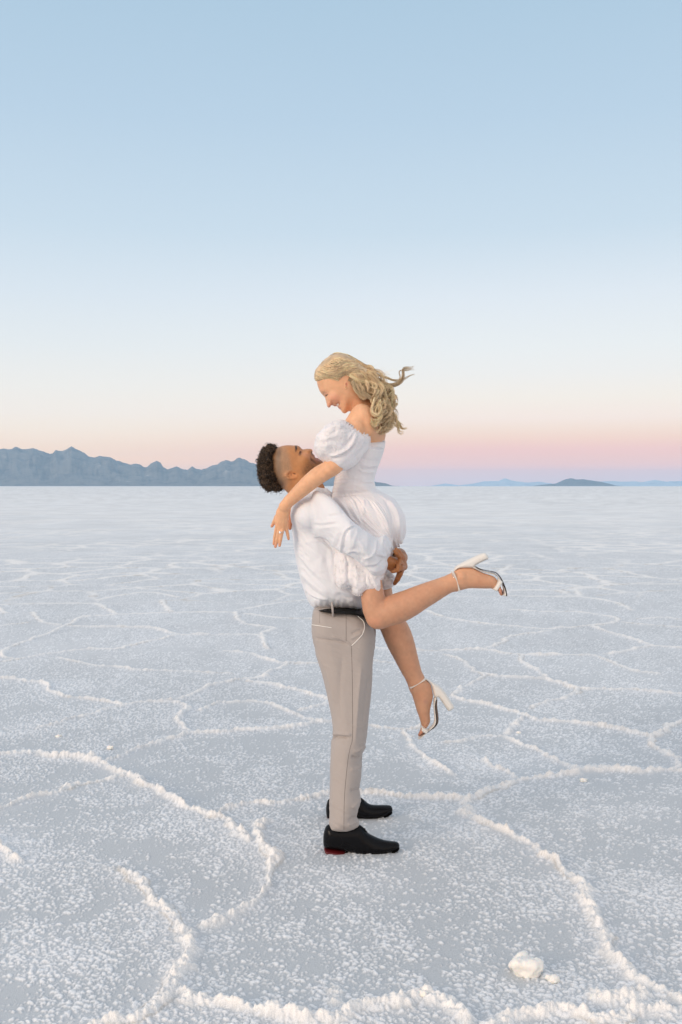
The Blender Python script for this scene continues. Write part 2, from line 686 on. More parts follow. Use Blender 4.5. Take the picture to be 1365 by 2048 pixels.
# ================================================================== SETTING
# ------------------------------------------------------------------ salt flat
def c5(p): return crop(0, 1150, 2.007, p)
def c6(p): return crop(740, 1150, 2.184, p)
def c3(p): return crop(0, 1600, 1.95, p)
def c4(p): return crop(665, 1600, 1.95, p)


RIDGES = [  # (points in the photo, height factor)
    (c5([(-120, 700), (0, 718), (60, 716), (130, 714), (220, 730), (300, 728), (380, 740), (430, 772), (500, 805)]), 1.2),
    (c5([(-100, 975), (0, 945), (130, 900), (280, 858), (370, 840), (440, 825), (490, 808)]), 1.0),
    (c5([(500, 805), (600, 850), (700, 908), (800, 958), (900, 995)]) + c3([(890, 95), (940, 130), (975, 160)]), 1.2),
    (c5([(420, 758), (500, 725), (560, 695), (670, 660), (765, 633)]), 1.0),
    (c5([(770, 630), (730, 600), (718, 570), (755, 535), (740, 520), (690, 510)]), 1.0),
    (c5([(150, 620), (250, 590), (400, 550), (500, 520), (600, 509), (690, 510)]), .7),
    (c5([(-80, 405), (0, 412), (100, 424), (175, 432), (200, 462), (260, 488), (380, 500), (500, 520)]), 1.0),
    (c5([(640, 508), (700, 500), (770, 483), (830, 450), (930, 425), (1060, 408), (1100, 385), (1172, 355)]), 1.0),
    (c5([(1000, 425), (1100, 438), (1200, 465), (1310, 495), (1380, 510)]), .9),
    (c5([(770, 635), (900, 630), (1050, 617), (1180, 610), (1300, 590), (1400, 585)]), 1.0),
    (c5([(800, 545), (900, 515), (1050, 508), (1120, 535), (1200, 560), (1250, 582), (1320, 590)]), .8),
    (c5([(1200, 545), (1320, 515), (1400, 500)]), .6),
    (c5([(230, 330), (350, 355), (480, 370), (600, 383), (750, 385), (930, 395)]), .7),
    (c5([(-60, 360), (0, 352), (60, 340), (150, 325), (340, 300), (480, 295), (560, 275), (640, 260), (710, 240)]), .9),
    (c5([(60, 340), (10, 325), (22, 305), (60, 285), (130, 258), (200, 235), (280, 200), (340, 170), (460, 160), (600, 155), (760, 150), (950, 150)]), .9),
    (c5([(280, 205), (500, 210), (620, 215), (720, 240), (800, 240), (1000, 240), (1050, 245), (1062, 275), (1082, 300)]), 1.0),
    (c5([(900, 305), (1000, 315), (1080, 340), (1150, 355), (1280, 355), (1380, 352)]), 1.0),
    (c5([(130, 150), (170, 185), (210, 195), (245, 200)]), .8),
    (c5([(950, 148), (952, 175), (990, 195), (1100, 213), (1060, 232), (1050, 245)]), 1.0),
    (c5([(975, 138), (1100, 115), (1230, 100), (1380, 92)]), .7),
    (c5([(990, 155), (1100, 170), (1250, 176), (1400, 180)]), .9),
    (c5([(-60, 124), (0, 120), (180, 115), (380, 115), (420, 130), (472, 157)]), .9),
    (c5([(390, 100), (500, 80), (600, 70), (720, 90)]), .8),
    (c5([(650, 100), (672, 135), (690, 148)]), .8),
    (c5([(-60, 210), (0, 205), (110, 190)]), .6),
    (c5([(-30, 120), (0, 135), (20, 155)]), .9),
    (c6([(360, 525), (400, 540), (450, 555), (560, 578), (640, 605), (720, 635), (850, 640), (1000, 665), (1100, 680), (1220, 705)]), 1.1),
    (c6([(1220, 705), (1240, 750), (1300, 780), (1342, 800), (1330, 840), (1280, 855), (1200, 866), (1050, 855), (930, 852)]), 1.0),
    (c6([(1220, 702), (1280, 690), (1310, 660), (1365, 642), (1440, 630)]), 1.0),
    (c6([(1280, 858), (1380, 850), (1480, 835)]), .8),
    (c6([(930, 855), (850, 878), (730, 895), (650, 902), (570, 930), (460, 975), (410, 1010)]), 1.2),
    (c6([(920, 860), (850, 828), (800, 805), (740, 770), (660, 740), (600, 715)]), .9),
    (c6([(600, 710), (480, 705), (390, 730), (320, 735)]), .5),
    (c6([(600, 702), (640, 670), (660, 630)]), .9),
    (c6([(640, 890), (560, 850), (490, 815)]), .8),
    ([(440, 1626), (463, 1617), (523, 1608), (598, 1603), (658, 1590), (740, 1588), (809, 1594), (877, 1596), (941, 1601)], 1.0),
    (c6([(150, 680), (165, 730), (220, 790), (280, 830), (360, 875)]), .9),
    (c6([(-60, 655), (0, 660), (150, 680), (200, 670), (260, 655)]), .8),
    (c6([(430, 1020), (410, 1035)]) + c4([(540, 70), (640, 110), (720, 150), (800, 180), (860, 240), (930, 310), (985, 350), (1010, 430), (1050, 520), (1090, 600), (1150, 680), (1220, 712), (1300, 750), (1365, 800), (1450, 880)]), 1.35),
    (c6([(910, 495), (900, 520), (800, 550), (710, 580)]), .7),
    (c6([(490, 435), (600, 445), (750, 455), (850, 480), (930, 500), (1080, 500), (1250, 512), (1365, 520), (1450, 522)]), 1.0),
    (c6([(330, 345), (410, 372), (430, 400), (490, 435), (470, 460), (410, 490), (360, 525)]), .9),
    (c6([(-40, 310), (0, 315), (200, 330), (380, 330), (500, 325), (600, 345), (750, 350), (900, 350), (985, 350)]), 1.0),
    (c6([(660, 350), (680, 390), (740, 420), (772, 455)]), .9),
    (c6([(980, 350), (1060, 380), (1120, 410), (1250, 430)]), .8),
    (c6([(1040, 345), (1150, 325), (1250, 310), (1365, 320), (1440, 322)]), .9),
    (c6([(980, 225), (1080, 260), (1180, 290), (1245, 312)]), 1.0),
    (c6([(515, 322), (590, 290), (620, 268), (780, 245)]), .9),
    (c6([(250, 155), (330, 185), (480, 210), (640, 225), (760, 235), (860, 230), (980, 220), (1080, 200), (1040, 180), (900, 160), (750, 160), (620, 150)]), .9),
    (c6([(1100, 205), (1250, 220), (1365, 228), (1450, 230)]), .8),
    (c6([(610, 90), (750, 95), (900, 95), (1000, 105), (1090, 125), (1145, 155)]), .8),
    (c6([(900, 62), (920, 95)]), .8),
    (c6([(600, 30), (640, 35), (880, 55), (980, 50), (1100, 40), (1260, 30)]), .7),
    (c6([(1170, 192), (1280, 185), (1365, 195)]), .7),
    (c6([(-20, 365), (0, 370), (110, 385)]), .6),
    (c3([(1050, 60), (1000, 110), (1030, 170), (1082, 220), (1055, 270), (1042, 330), (1010, 380), (960, 430), (900, 465), (820, 497)]), 1.2, .12),
    (c3([(400, 250), (470, 270), (540, 330), (600, 400), (670, 460), (720, 520), (738, 600), (700, 670), (690, 740), (740, 790), (850, 812), (950, 835), (1100, 850), (1365, 845)]), 1.3, .22),
    (c3([(690, 740), (620, 820), (520, 860), (350, 880)]), 1.1),
    (c4([(0, 850), (150, 815), (240, 800), (320, 770), (380, 755), (440, 800), (510, 862)]), 1.6),
    (c4([(640, 890), (720, 860), (850, 840), (960, 850), (1100, 865), (1250, 830), (1365, 840)]), 1.4),
    (c4([(1020, 760), (1080, 775), (1160, 800), (1220, 760)]), 1.4),
    (c3([(-60, 120), (0, 165), (35, 215), (70, 250)]), 1.0),
    (c3([(1300, 800), (1330, 745)]), .6),
]
# low frosted swells and patches: px, py, radius px (horizontal, vertical), strength
FROST = [(75, 1915, 130, 60, .8), (20, 1700, 60, 50, .7), (700, 1770, 110, 28, .8), (930, 1650, 90, 35, .6), (1320, 1800, 70, 40, .7),
         (1230, 1630, 90, 22, .6), (1000, 1530, 120, 18, .4), (120, 1370, 60, 10, .6), (640, 1680, 60, 20, .5), (330, 1860, 120, 60, .35),
         (1110, 2000, 200, 50, .5), (250, 2040, 240, 30, .6), (480, 1700, 60, 40, .35), (60, 1455, 80, 14, .4), (1290, 1370, 90, 14, .35)]


def worley(X, Y, cell, seed, dens=None):
    """height-like bumps: one random disc per cell, returns 0..1"""
    x = X / cell; y = Y / cell
    ix = np.floor(x).astype(np.int64); iy = np.floor(y).astype(np.int64)
    best = np.zeros(len(X)); z = np.zeros_like(ix)
    for dx in (-1, 0, 1):
        for dy in (-1, 0, 1):
            jx = ix + dx; jy = iy + dy
            rx = _h(jx, jy, z, seed); ry = _h(jx, jy, z + 1, seed); rr = _h(jx, jy, z + 2, seed); ra = _h(jx, jy, z + 3, seed)
            r = 0.30 + 0.38 * rr
            if dens is not None:
                r = r * (ra < dens)
            cx = x - (jx + rx); cy = y - (jy + ry)
            th = rr * 6.28
            ex = cx * np.cos(th) + cy * np.sin(th); ey = (-cx * np.sin(th) + cy * np.cos(th)) * 1.5
            d2 = (ex * ex + ey * ey) / np.maximum(r * r, 1e-9)
            best = np.maximum(best, np.where(d2 < 1, np.sqrt(np.maximum(1 - d2, 0)) * (0.5 + 0.5 * rr), 0))
    return best


def cell_edges(X, Y, cell, seed):
    """distance (m) to the borders of a warped polygon pattern"""
    x = X / cell; y = Y / cell
    ix = np.floor(x).astype(np.int64); iy = np.floor(y).astype(np.int64); z = np.zeros_like(ix)
    f1 = np.full(len(X), 9.); f2 = np.full(len(X), 9.)
    for dx in (-1, 0, 1):
        for dy in (-1, 0, 1):
            jx = ix + dx; jy = iy + dy
            cx = x - (jx + 0.1 + .8 * _h(jx, jy, z, seed)); cy = y - (jy + 0.1 + .8 * _h(jx, jy, z + 1, seed))
            d = np.sqrt(cx * cx + cy * cy)
            f2 = np.where(d < f1, f1, np.minimum(f2, d)); f1 = np.minimum(f1, d)
    return (f2 - f1) * 0.5 * cell


def build_ground():
    # rows evenly spaced in 1/distance so that detail follows nearness; columns fan out
    s = np.linspace(1 / 2.25, 1 / 90.0, 980)
    Yr = np.r_[1 / s, np.geomspace(92, 60000, 60)]
    uc = np.r_[np.linspace(-0.72, -0.37, 190, endpoint=False), np.linspace(-0.37, 0.37, 860), np.linspace(0.37, 0.72, 191)[1:]]
    side = 0.72 + np.cumsum(np.geomspace(0.002, 0.35, 50))
    u = np.r_[-side[::-1], uc, side]
    nr, nc = len(Yr), len(u)
    YY = np.repeat(Yr, nc); XX = np.tile(u, nr) * YY
    dyrow = np.r_[np.diff(Yr), 1000.0]
    DR = np.repeat(dyrow, nc); 
    uu = np.tile(u, nr)
    wx = XX + 0.022 * vnoise2(XX * 9, YY * 9, 3) + 0.010 * vnoise2(XX * 28, YY * 28, 4)
    wy = YY + 0.030 * vnoise2(XX * 9, YY * 9, 5) + 0.010 * vnoise2(XX * 28, YY * 28, 6)
    Q = np.stack([wx, wy], -1)
    H = np.zeros(len(XX)); RM = np.zeros(len(XX)); SK = np.zeros(len(XX))
    near = np.flatnonzero((YY < 24) & (np.abs(uu) < 0.47))
    Qn = Q[near]; DRn = DR[near]
    lump = 0.62 + 0.55 * vnoise2(Qn[:, 0] * 7, Qn[:, 1] * 7, 11) + 0.30 * vnoise2(Qn[:, 0] * 24, Qn[:, 1] * 24, 12)
    wvar = np.clip(1 + 0.45 * vnoise2(Qn[:, 0] * 3.1, Qn[:, 1] * 3.1, 13) + .35 * vnoise2(Qn[:, 0] * 13, Qn[:, 1] * 13, 14), .45, 2)
    for rdg in RIDGES:
        pts, hf = rdg[:2]
        g = ground_pt([p[0] for p in pts], [p[1] for p in pts])
        g = resample(g, max(6, int(np.linalg.norm(np.diff(g, axis=0), axis=1).sum() / 0.08)))
        lo = g.min(0) - 0.35; hi = g.max(0) + 0.35
        m = np.flatnonzero((Qn[:, 0] > lo[0]) & (Qn[:, 0] < hi[0]) & (Qn[:, 1] > lo[1]) & (Qn[:, 1] < hi[1]))
        if not len(m): continue
        d = np.full(len(m), 9.0); uu2 = np.zeros(len(m))
        qq = Qn[m]
        for i in range(len(g) - 1):
            lo2 = np.minimum(g[i], g[i + 1]) - 0.3; hi2 = np.maximum(g[i], g[i + 1]) + 0.3
            k = np.flatnonzero((qq[:, 0] > lo2[0]) & (qq[:, 0] < hi2[0]) & (qq[:, 1] > lo2[1]) & (qq[:, 1] < hi2[1]))
            if not len(k): continue
            dd, t = seg_dist2d(qq[k], g[i], g[i + 1])
            b = dd < d[k]
            d[k[b]] = dd[b]; uu2[k[b]] = (i + t[b]) / (len(g) - 1)
        tp = smooth(-0.11, 0.05, uu2) * smooth(-0.11, 0.05, 1 - uu2)
        if len(rdg) > 2: tp = tp * (.12 + .88 * smooth(0.0, rdg[2], uu2))
        w0 = 0.0175 * (0.65 + 0.4 * hf) * wvar[m]
        we = np.sqrt(w0 ** 2 + (0.45 * DRn[m]) ** 2)
        core = np.exp(-(d / we) ** 2) * (w0 / we) ** 0.38 * tp
        skirt = np.exp(-(d / (0.085 + 0.4 * DRn[m])) ** 2) * tp
        idx = near[m]
        H[idx] = np.maximum(H[idx], 0.019 * hf * core * np.clip(lump[m], .15, 1.5) + 0.0035 * hf * skirt)
        RM[idx] = np.maximum(RM[idx], core * (0.55 + 0.45 * hf))
        SK[idx] = np.maximum(SK[idx], skirt * min(1, hf))
    # polygon network farther out and beside the traced part
    far = smooth(12.5, 16, YY)
    outw = np.maximum(far, smooth(0.37, 0.41, np.abs(uu)))
    k = np.flatnonzero((outw > 0) & (YY < 400))
    w2x = XX[k] + 0.25 * vnoise2(XX[k] * .8, YY[k] * .8, 21) + 0.05 * vnoise2(XX[k] * 5, YY[k] * 5, 22)
    w2y = YY[k] + 0.35 * vnoise2(XX[k] * .8, YY[k] * .8, 23) + 0.06 * vnoise2(XX[k] * 5, YY[k] * 5, 24)
    d = cell_edges(w2x, w2y, 1.12, 31)
    w0 = 0.030
    we = np.sqrt(w0 ** 2 + (0.42 * np.minimum(DR[k], 3)) ** 2)
    part = np.clip(0.75 + 0.8 * vnoise2(w2x * .45, w2y * .45, 41), 0.12, 1)
    core = np.exp(-(d / we) ** 2) * (w0 / we) ** 0.42 * outw[k] * part
    fade = 1 - smooth(60, 300, YY[k])
    lumpk = np.clip(0.7 + .6 * vnoise2(w2x * 6, w2y * 6, 42), .2, 1.4)
    H[k] = np.maximum(H[k], 0.017 * core * lumpk * fade)
    RM[k] = np.maximum(RM[k], core * fade)
    SK[k] = np.maximum(SK[k], np.exp(-(d / .12) ** 2) * outw[k] * (1 - smooth(20, 60, YY[k])))
    # frost patches
    FR = np.zeros(len(XX))
    pq = proj(np.stack([XX, YY, 0 * XX], -1)[near])
    for (cx, cy, rx, ry, st) in FROST:
        e = ((pq[:, 0] - cx) / rx) ** 2 + ((pq[:, 1] - cy) / ry) ** 2
        FR[near] = np.maximum(FR[near], st * np.exp(-e))
    bign = fbm2(XX * 0.9, YY * 0.9, 51, 3)
    FR = FR * (0.8 + 0.5 * bign)
    # salt grains, real bumps close to the camera
    g1 = np.flatnonzero((YY < 34) & (np.abs(uu) < 0.74))
    xg, yg = XX[g1], YY[g1]
    wob = 0.004
    xg2 = xg + wob * vnoise2(xg * 90, yg * 90, 61); yg2 = yg + wob * vnoise2(xg * 90, yg * 90, 62)
    dens = np.clip(0.44 + 0.85 * fbm2(xg * 2.6, yg * 2.6, 71, 3) + 0.45 * vnoise2(xg * 13, yg * 13, 72) + 0.9 * FR[g1] + 0.25 * SK[g1], 0.05, 1)
    a = worley(xg2, yg2, 0.0195, 81, dens)
    b = worley(xg2 + 3.3, yg2 + 1.7, 0.0118, 82, np.clip(dens + .1, 0, 1) * 0.8)
    gr = np.maximum(a, 0.72 * b)
    fg = 1 - smooth(5.5, 10.5, yg)
    H[g1] += gr * 0.0062 * (0.35 + 0.65 * fg) * (1 - smooth(9, 20, yg))
    mean = 0.30 + 0.45 * (dens - 0.5)
    gm = np.clip(gr * 1.35, 0, 1)
    # far grains read as soft speckle
    mx = vnoise2(XX * 22, YY * 9, 91) * 0.5 + vnoise2(XX * 7, YY * 2.6, 92) * 0.5
    G = 0.40 + 0.16 * mx * (1 - smooth(15, 60, YY)) + 0.10 * fbm2(XX * .6, YY * .35, 93, 3)
    kk = (1 - fg) * (0.62 - 0.50 * smooth(9, 30, yg))
    G[g1] = G[g1] * (1 - fg) + fg * gm + kk * (gm - mean)
    G = np.clip(G + 0.35 * FR, 0, 1)
    H += 0.004 * FR * np.clip(vnoise2(XX * 30, YY * 30, 94) + .6, 0, 2) * (YY < 12)
    H += 0.0035 * bign * (YY < 40)
    # rough rubble on the ridges
    rub = np.zeros(len(XX))
    g2 = g1[(RM[g1] > 0.08) & (YY[g1] < 12)]
    r1 = worley(XX[g2], YY[g2], 0.034, 101); r3 = worley(XX[g2] + .01 * vnoise2(XX[g2] * 40, YY[g2] * 40, 7), YY[g2], 0.062, 103); r2 = worley(XX[g2] + 5, YY[g2], 0.014, 102)
    rub[g2] = r1 * .6 + r2 * .35 + r3 * .4
    H[g2] += RM[g2] * (r1 * 0.009 + r2 * 0.006 + r3 * .012) * (1 - .5 * smooth(4, 10, YY[g2]))
    wet = np.array([0.55, 0.572, 0.588]); white = np.array([0.86, 0.865, 0.875]); warm = np.array([0.89, 0.865, 0.835])
    tone = 1 + 0.07 * bign
    C = wet * (1 - G[:, None]) + white * G[:, None]
    C = C * tone[:, None]
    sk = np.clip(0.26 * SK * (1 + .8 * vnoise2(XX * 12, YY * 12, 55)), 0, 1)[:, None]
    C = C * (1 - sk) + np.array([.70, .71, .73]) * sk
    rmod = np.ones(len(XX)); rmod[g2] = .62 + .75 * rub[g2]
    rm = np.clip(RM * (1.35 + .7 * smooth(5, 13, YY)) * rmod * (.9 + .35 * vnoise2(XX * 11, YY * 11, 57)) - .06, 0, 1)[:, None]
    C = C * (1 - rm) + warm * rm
    # brown dirt and painted shade of the undersides along the foot of some ridges
    dirt_shade = np.clip((np.exp(-((RM - 0.30) / .12) ** 2)) * smooth(.0, .6, vnoise2(XX * 5, YY * 5, 111)) * (YY < 20), 0, 1) * .45
    C = C * (1 - dirt_shade[:, None]) + np.array([.42, .37, .30]) * dirt_shade[:, None]
    fary = smooth(10, 60, YY)[:, None]
    C = C * (1 - fary) + (np.array([.725, .725, .72]) * (1 + 0.10 * bign[:, None] * (1 - smooth(60, 2000, YY)[:, None])) + (C - .62) * .5) * fary
    C = np.clip(C, 0.02, 0.92)
    V = np.stack([XX, YY, H], -1)
    r = np.arange(nr - 1)[:, None] * nc; c = np.arange(nc - 1)[None, :]
    Fq = np.stack([r + c, r + c + 1, r + c + 1 + nc, r + c + nc], -1).reshape(-1, 4)
    # the rest of the flat around and behind the camera, in the same sheet
    n0 = len(V)
    ex = np.array([[-60000, -60000, -.012], [60000, -60000, -.012], [60000, 60000, -.012], [-60000, 60000, -.012]])
    V = np.vstack([V, ex]); C = np.vstack([C, np.tile([.60, .615, .63], (4, 1))])
    Fq = np.vstack([Fq, [[n0, n0 + 1, n0 + 2, n0 + 3]]])
    m, t, b = new_mat("salt crust")
    at = t.nodes.new('ShaderNodeAttribute'); at.attribute_name = 'Col'
    tcn = t.nodes.new('ShaderNodeTexCoord')
    n1 = t.nodes.new('ShaderNodeTexNoise'); n1.inputs['Scale'].default_value = 260; n1.inputs['Detail'].default_value = 3
    t.links.new(tcn.outputs['Object'], n1.inputs['Vector'])
    mul = t.nodes.new('ShaderNodeMix'); mul.data_type = 'RGBA'; mul.blend_type = 'MULTIPLY'
    mul.inputs['Factor'].default_value = 1
    rr = ramp(t, [(0.3, (.84, .85, .86, 1)), (0.7, (1.1, 1.1, 1.1, 1))])
    t.links.new(n1.outputs['Fac'], rr.inputs[0])
    t.links.new(at.outputs['Color'], mul.inputs['A']); t.links.new(rr.outputs[0], mul.inputs['B'])
    t.links.new(mul.outputs['Result'], b.inputs['Base Color'])
    b.inputs['Roughness'].default_value = 0.72
    b.inputs['Specular IOR Level'].default_value = 0.35
    bp = t.nodes.new('ShaderNodeBump'); bp.inputs['Distance'].default_value = 0.0025; bp.inputs['Strength'].default_value = .7
    t.links.new(n1.outputs['Fac'], bp.inputs['Height']); t.links.new(bp.outputs[0], b.inputs['Normal'])
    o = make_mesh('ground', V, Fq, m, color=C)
    tag(o, 'pale salt flat crossed by raised polygon ridges of crusted salt', 'ground', kind='structure')
    return o


build_ground()


# ------------------------------------------------------------------ far mountains
def mountain(name, label, prof, D, depth, seed, albedo, rough=1.0):
    prof = np.array(prof, float)
    uu_ = np.linspace(prof[0, 0], prof[-1, 0], 700)
    fy = np.interp(uu_, prof[:, 0], prof[:, 1])
    hh = np.clip(972 - fy, 0, 30) / 30
    fy = fy + hh * 2.6 * fbm2(uu_ * .09, uu_ * 0 + seed, seed + 3, 4)
    fine = np.stack([uu_, fy], -1)
    k = (D / F)
    x = (fine[:, 0] - 682.5) * k
    h = np.maximum(972 - fine[:, 1], 0) * k + CAM_H
    n = len(x); M = 40
    v = np.linspace(0, 1, M)
    X = np.repeat(x, M); Vv = np.tile(v, n)
    Hh = np.repeat(h, M)
    Yd = D + (Vv - 0.5) * depth
    shape = np.where(Vv < 0.5, smooth(0, 1, Vv * 2) ** .8, smooth(0, 1, (1 - Vv) * 2))
    sc = 1 / (0.045 * D)
    wx_ = X + .02 * D * fbm2(X * sc * 2, Yd * sc * 2, seed + 20, 3)
    rav = 1 - np.abs(fbm2(wx_ * sc * 2.6, Yd * sc * 2.6 + seed, seed, 5)) * 2.2
    mid = 4 * Vv * (1 - Vv)
    spur = fbm2(X * sc * .6 + 7, Yd * sc * .6, seed + 9, 3)
    Z = Hh * (shape * (0.72 + 0.28 * mid) * (1 + (rav - .6) * 0.55 * (1 - mid ** 3)) + .34 * spur * shape * (1 - mid ** 3))
    # the skyline itself follows the traced crest
    crest = np.exp(-((Vv - .5) / .03) ** 2)
    Z = Z * (1 - crest) + Hh * crest
    Z = np.minimum(Z, Hh * 1.0)
    Z = np.where(shape <= 0.001, -1, Z)
    X2 = X * Yd / D
    V = np.stack([X2, Yd, Z], -1)
    r = np.arange(n - 1)[:, None] * M; c = np.arange(M - 1)[None, :]
    Fq = np.stack([r + c, r + c + 1, r + M + c + 1, r + M + c], -1).reshape(-1, 4)[:, ::-1]
    m, t, b = new_mat(name.replace('_', ' ') + ' rock')
    tcn = t.nodes.new('ShaderNodeTexCoord')
    nz = t.nodes.new('ShaderNodeTexNoise'); nz.inputs['Scale'].default_value = 9 / D * 10; nz.inputs['Detail'].default_value = 6
    nz.inputs['Roughness'].default_value = .65
    t.links.new(tcn.outputs['Object'], nz.inputs['Vector'])
    a = albedo
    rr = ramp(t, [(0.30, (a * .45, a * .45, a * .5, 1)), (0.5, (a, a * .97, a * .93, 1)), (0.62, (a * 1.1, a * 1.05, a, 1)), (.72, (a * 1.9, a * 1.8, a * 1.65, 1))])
    t.links.new(nz.outputs['Fac'], rr.inputs[0]); t.links.new(rr.outputs[0], b.inputs['Base Color'])
    b.inputs['Roughness'].default_value = 1.0; b.inputs['Specular IOR Level'].default_value = 0.05
    o = make_mesh(name, V, Fq, m)
    tag(o, label, 'mountains', kind='structure')
    return o


def cl(p): return crop(0, 860, 2.625, p)
def cr(p): return crop(740, 900, 2.184, p)


mountain('mountain_range', 'long blue jagged mountain range on the horizon at the left',
         [(-520, 972), (-420, 925), (-300, 890), (-200, 905), (-110, 888), (-50, 900)] +
         cl([(0, 103), (20, 99), (45, 104), (92, 89), (120, 102), (178, 96), (205, 108), (235, 117), (265, 131), (280, 124), (295, 108), (340, 107),
             (378, 91), (415, 108), (450, 124), (470, 138), (500, 142), (545, 137), (585, 146), (615, 160), (650, 173), (685, 181), (710, 174), (735, 180),
             (755, 194), (775, 195), (790, 183), (825, 161), (845, 172), (860, 195), (880, 208), (900, 199), (930, 191), (955, 201), (985, 209), (1010, 191), (1030, 204),
             (1060, 209), (1100, 196), (1140, 178), (1190, 156), (1215, 166), (1255, 148), (1300, 162), (1345, 178)]) +
         [(530, 932), (560, 943), (600, 938), (640, 950), (680, 947), (720, 958), (752, 964), (770, 966), (785, 971.5), (800, 972)],
         13000, 3400, 3, 0.17)
mountain('hill', 'dark low flat-topped hill on the horizon at the right',
         cr([(700, 158), (745, 153), (810, 147), (850, 131), (875, 124), (905, 128), (960, 130), (1010, 140), (1050, 148), (1075, 155), (1110, 158)]),
         16000, 1600, 5, 0.12)
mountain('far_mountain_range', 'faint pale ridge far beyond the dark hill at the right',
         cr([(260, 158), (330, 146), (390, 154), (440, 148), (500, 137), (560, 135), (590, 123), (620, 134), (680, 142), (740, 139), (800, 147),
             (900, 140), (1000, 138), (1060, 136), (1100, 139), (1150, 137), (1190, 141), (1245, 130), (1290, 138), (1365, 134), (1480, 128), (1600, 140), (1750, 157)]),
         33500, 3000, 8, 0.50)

# ------------------------------------------------------------------ air between
hz = bpy.data.meshes.new('haze')
x0, x1, y0_, y1_, z0, z1 = -42000, 42000, -3000, 35500, -1.2, 560
hv = [(x0, y0_, z0), (x1, y0_, z0), (x1, y1_, z0), (x0, y1_, z0), (x0, y0_, z1), (x1, y0_, z1), (x1, y1_, z1), (x0, y1_, z1)]
hz.from_pydata(hv, [], [(0, 3, 2, 1), (4, 5, 6, 7), (0, 1, 5, 4), (1, 2, 6, 5), (2, 3, 7, 6), (3, 0, 4, 7)])
hm = bpy.data.materials.new('haze air'); hm.use_nodes = True
t = hm.node_tree
for n in list(t.nodes): t.nodes.remove(n)
pv = t.nodes.new('ShaderNodeVolumePrincipled')
pv.inputs['Color'].default_value = (0.475, 0.715, 0.95, 1)
pv.inputs['Density'].default_value = 4.5e-5
pv.inputs['Anisotropy'].default_value = 0.0
mo = t.nodes.new('ShaderNodeOutputMaterial')
t.links.new(pv.outputs[0], mo.inputs['Volume'])
hz.materials.append(hm)
ho = bpy.data.objects.new('haze', hz)
COL.objects.link(ho)
tag(ho, 'thin blue evening haze lying over the whole flat', 'haze', kind='stuff')


# ------------------------------------------------------------------ loose salt chunks
salt_mat, t, b = new_mat('salt lump')
b.inputs['Base Color'].default_value = (0.88, 0.85, 0.80, 1); b.inputs['Roughness'].default_value = .8
b.inputs['Specular IOR Level'].default_value = .3
b.inputs['Subsurface Weight'].default_value = .15; b.inputs['Subsurface Scale'].default_value = .01
bump_noise(t, b, 120, 0.004, .8, 4)


def chunk(label, px, py, size_px, seed, group=None, flat=0.75, lobes=5):
    rnd = random.Random(seed)
    g = ground_pt(px, py)
    c = np.array([g[0], g[1], 0.0])
    s = size_px * g[1] / F
    pr = []
    for i in range(lobes):
        r = s * (0.62 if i == 0 else rnd.uniform(.28, .5))
        bb = Ball(0, 0, 0, r, r * rnd.uniform(.7, 1), r * flat * rnd.uniform(.8, 1.1), k=s * .25, ang=rnd.uniform(-40, 40))
        off = np.zeros(3) if i == 0 else np.array([rnd.uniform(-.8, .8), rnd.uniform(-.5, .5), rnd.uniform(-.1, .35)]) * s
        bb.c = c + off + np.array([0, 0, s * .22])
        m = r; bb.lo = bb.c - m; bb.hi = bb.c + m
        pr.append(bb)
    V, Fq = polygonise(pr, s / 11)
    N = normals(V, Fq)
    V = V + N * ((fbm(V + seed, 1.6 / s, seed, 4)) * s * .30 + .05 * s * vnoise(V, 9 / s, seed))[:, None]
    V = V[:]
    o = make_mesh('salt_chunk', V, Fq, salt_mat, base=c)
    o.location = c
    tag(o, label, 'salt chunk', group)
    return o


chunk('largest loose white salt chunk, lying inside the cell left of the long right ridge', 1052, 1945, 40, 5, None, .8, 6)
chunk('smaller white salt lump touching the right side of the largest chunk', 1108, 1962, 17, 9)
chunk('small salt lump alone on the grey flat left of the man, near the left edge', 117, 1474, 7, 12)
chunk('small salt lump just above the junction of two thick ridges at the left', 219, 1498, 8, 14)
chunk('small cream salt lump below the ridge junction at the right', 1168, 1563, 8, 17)
chunk('small salt lump beside the thin ridge right of the hanging sandal', 1038, 1467, 7, 21)
chunk('upright salt chunk rising from the foreground ridge below the man\'s shoes', 838, 1996, 22, 31, None, 1.0, 4)
chunk('white salt chunk on the bottom ridge near the lower right corner', 1208, 2002, 22, 37, None, .9, 5)

# ================================================================== THE COUPLE
def bvh_of(V, Fq):
    return BVHTree.FromPolygons([tuple(v) for v in V], [tuple(int(i) for i in f) for f in Fq])


def drape(bvh, pts, off=0.0015, n=None):
    """lay a line on a surface: the traced points are cast onto the mesh and lifted by off"""
    pts = resample(np.array(pts, float), n or max(6, len(pts) * 5))
    out = []
    o = Vector((0, 0, CAM_H))
    for p in pts:
        w = W(p[0], p[1], 0)
        d = (Vector(w) - o).normalized()
        hit, nrm, idx, dist = bvh.ray_cast(o, d)
        if hit is not None:
            if nrm.dot(d) > 0: nrm = -nrm
            out.append(np.array(hit + nrm * off))
    return np.array(out)


def tube_obj(name, pts, r, mat, parent, base, sides=6, closed=False, taper=False, label=None):
    pts = np.asarray(pts, float)
    rr = np.full(len(pts), r) if np.isscalar(r) else np.asarray(r)
    if taper:
        rr = rr * np.sqrt(np.clip(np.sin(np.linspace(0.08, math.pi - 0.08, len(pts))) * 2, 0, 1))
    V, Q = tubes(pts[None], rr[None], sides)
    o = make_mesh(name, V, Q, mat, parent, base=base)
    if label: o['label'] = label
    return o


def merge_into(target, extra):
    """stitched-on decoration becomes part of the garment's own mesh"""
    with bpy.context.temp_override(active_object=target, selected_editable_objects=[target, extra], selected_objects=[target, extra]):
        bpy.ops.object.join()


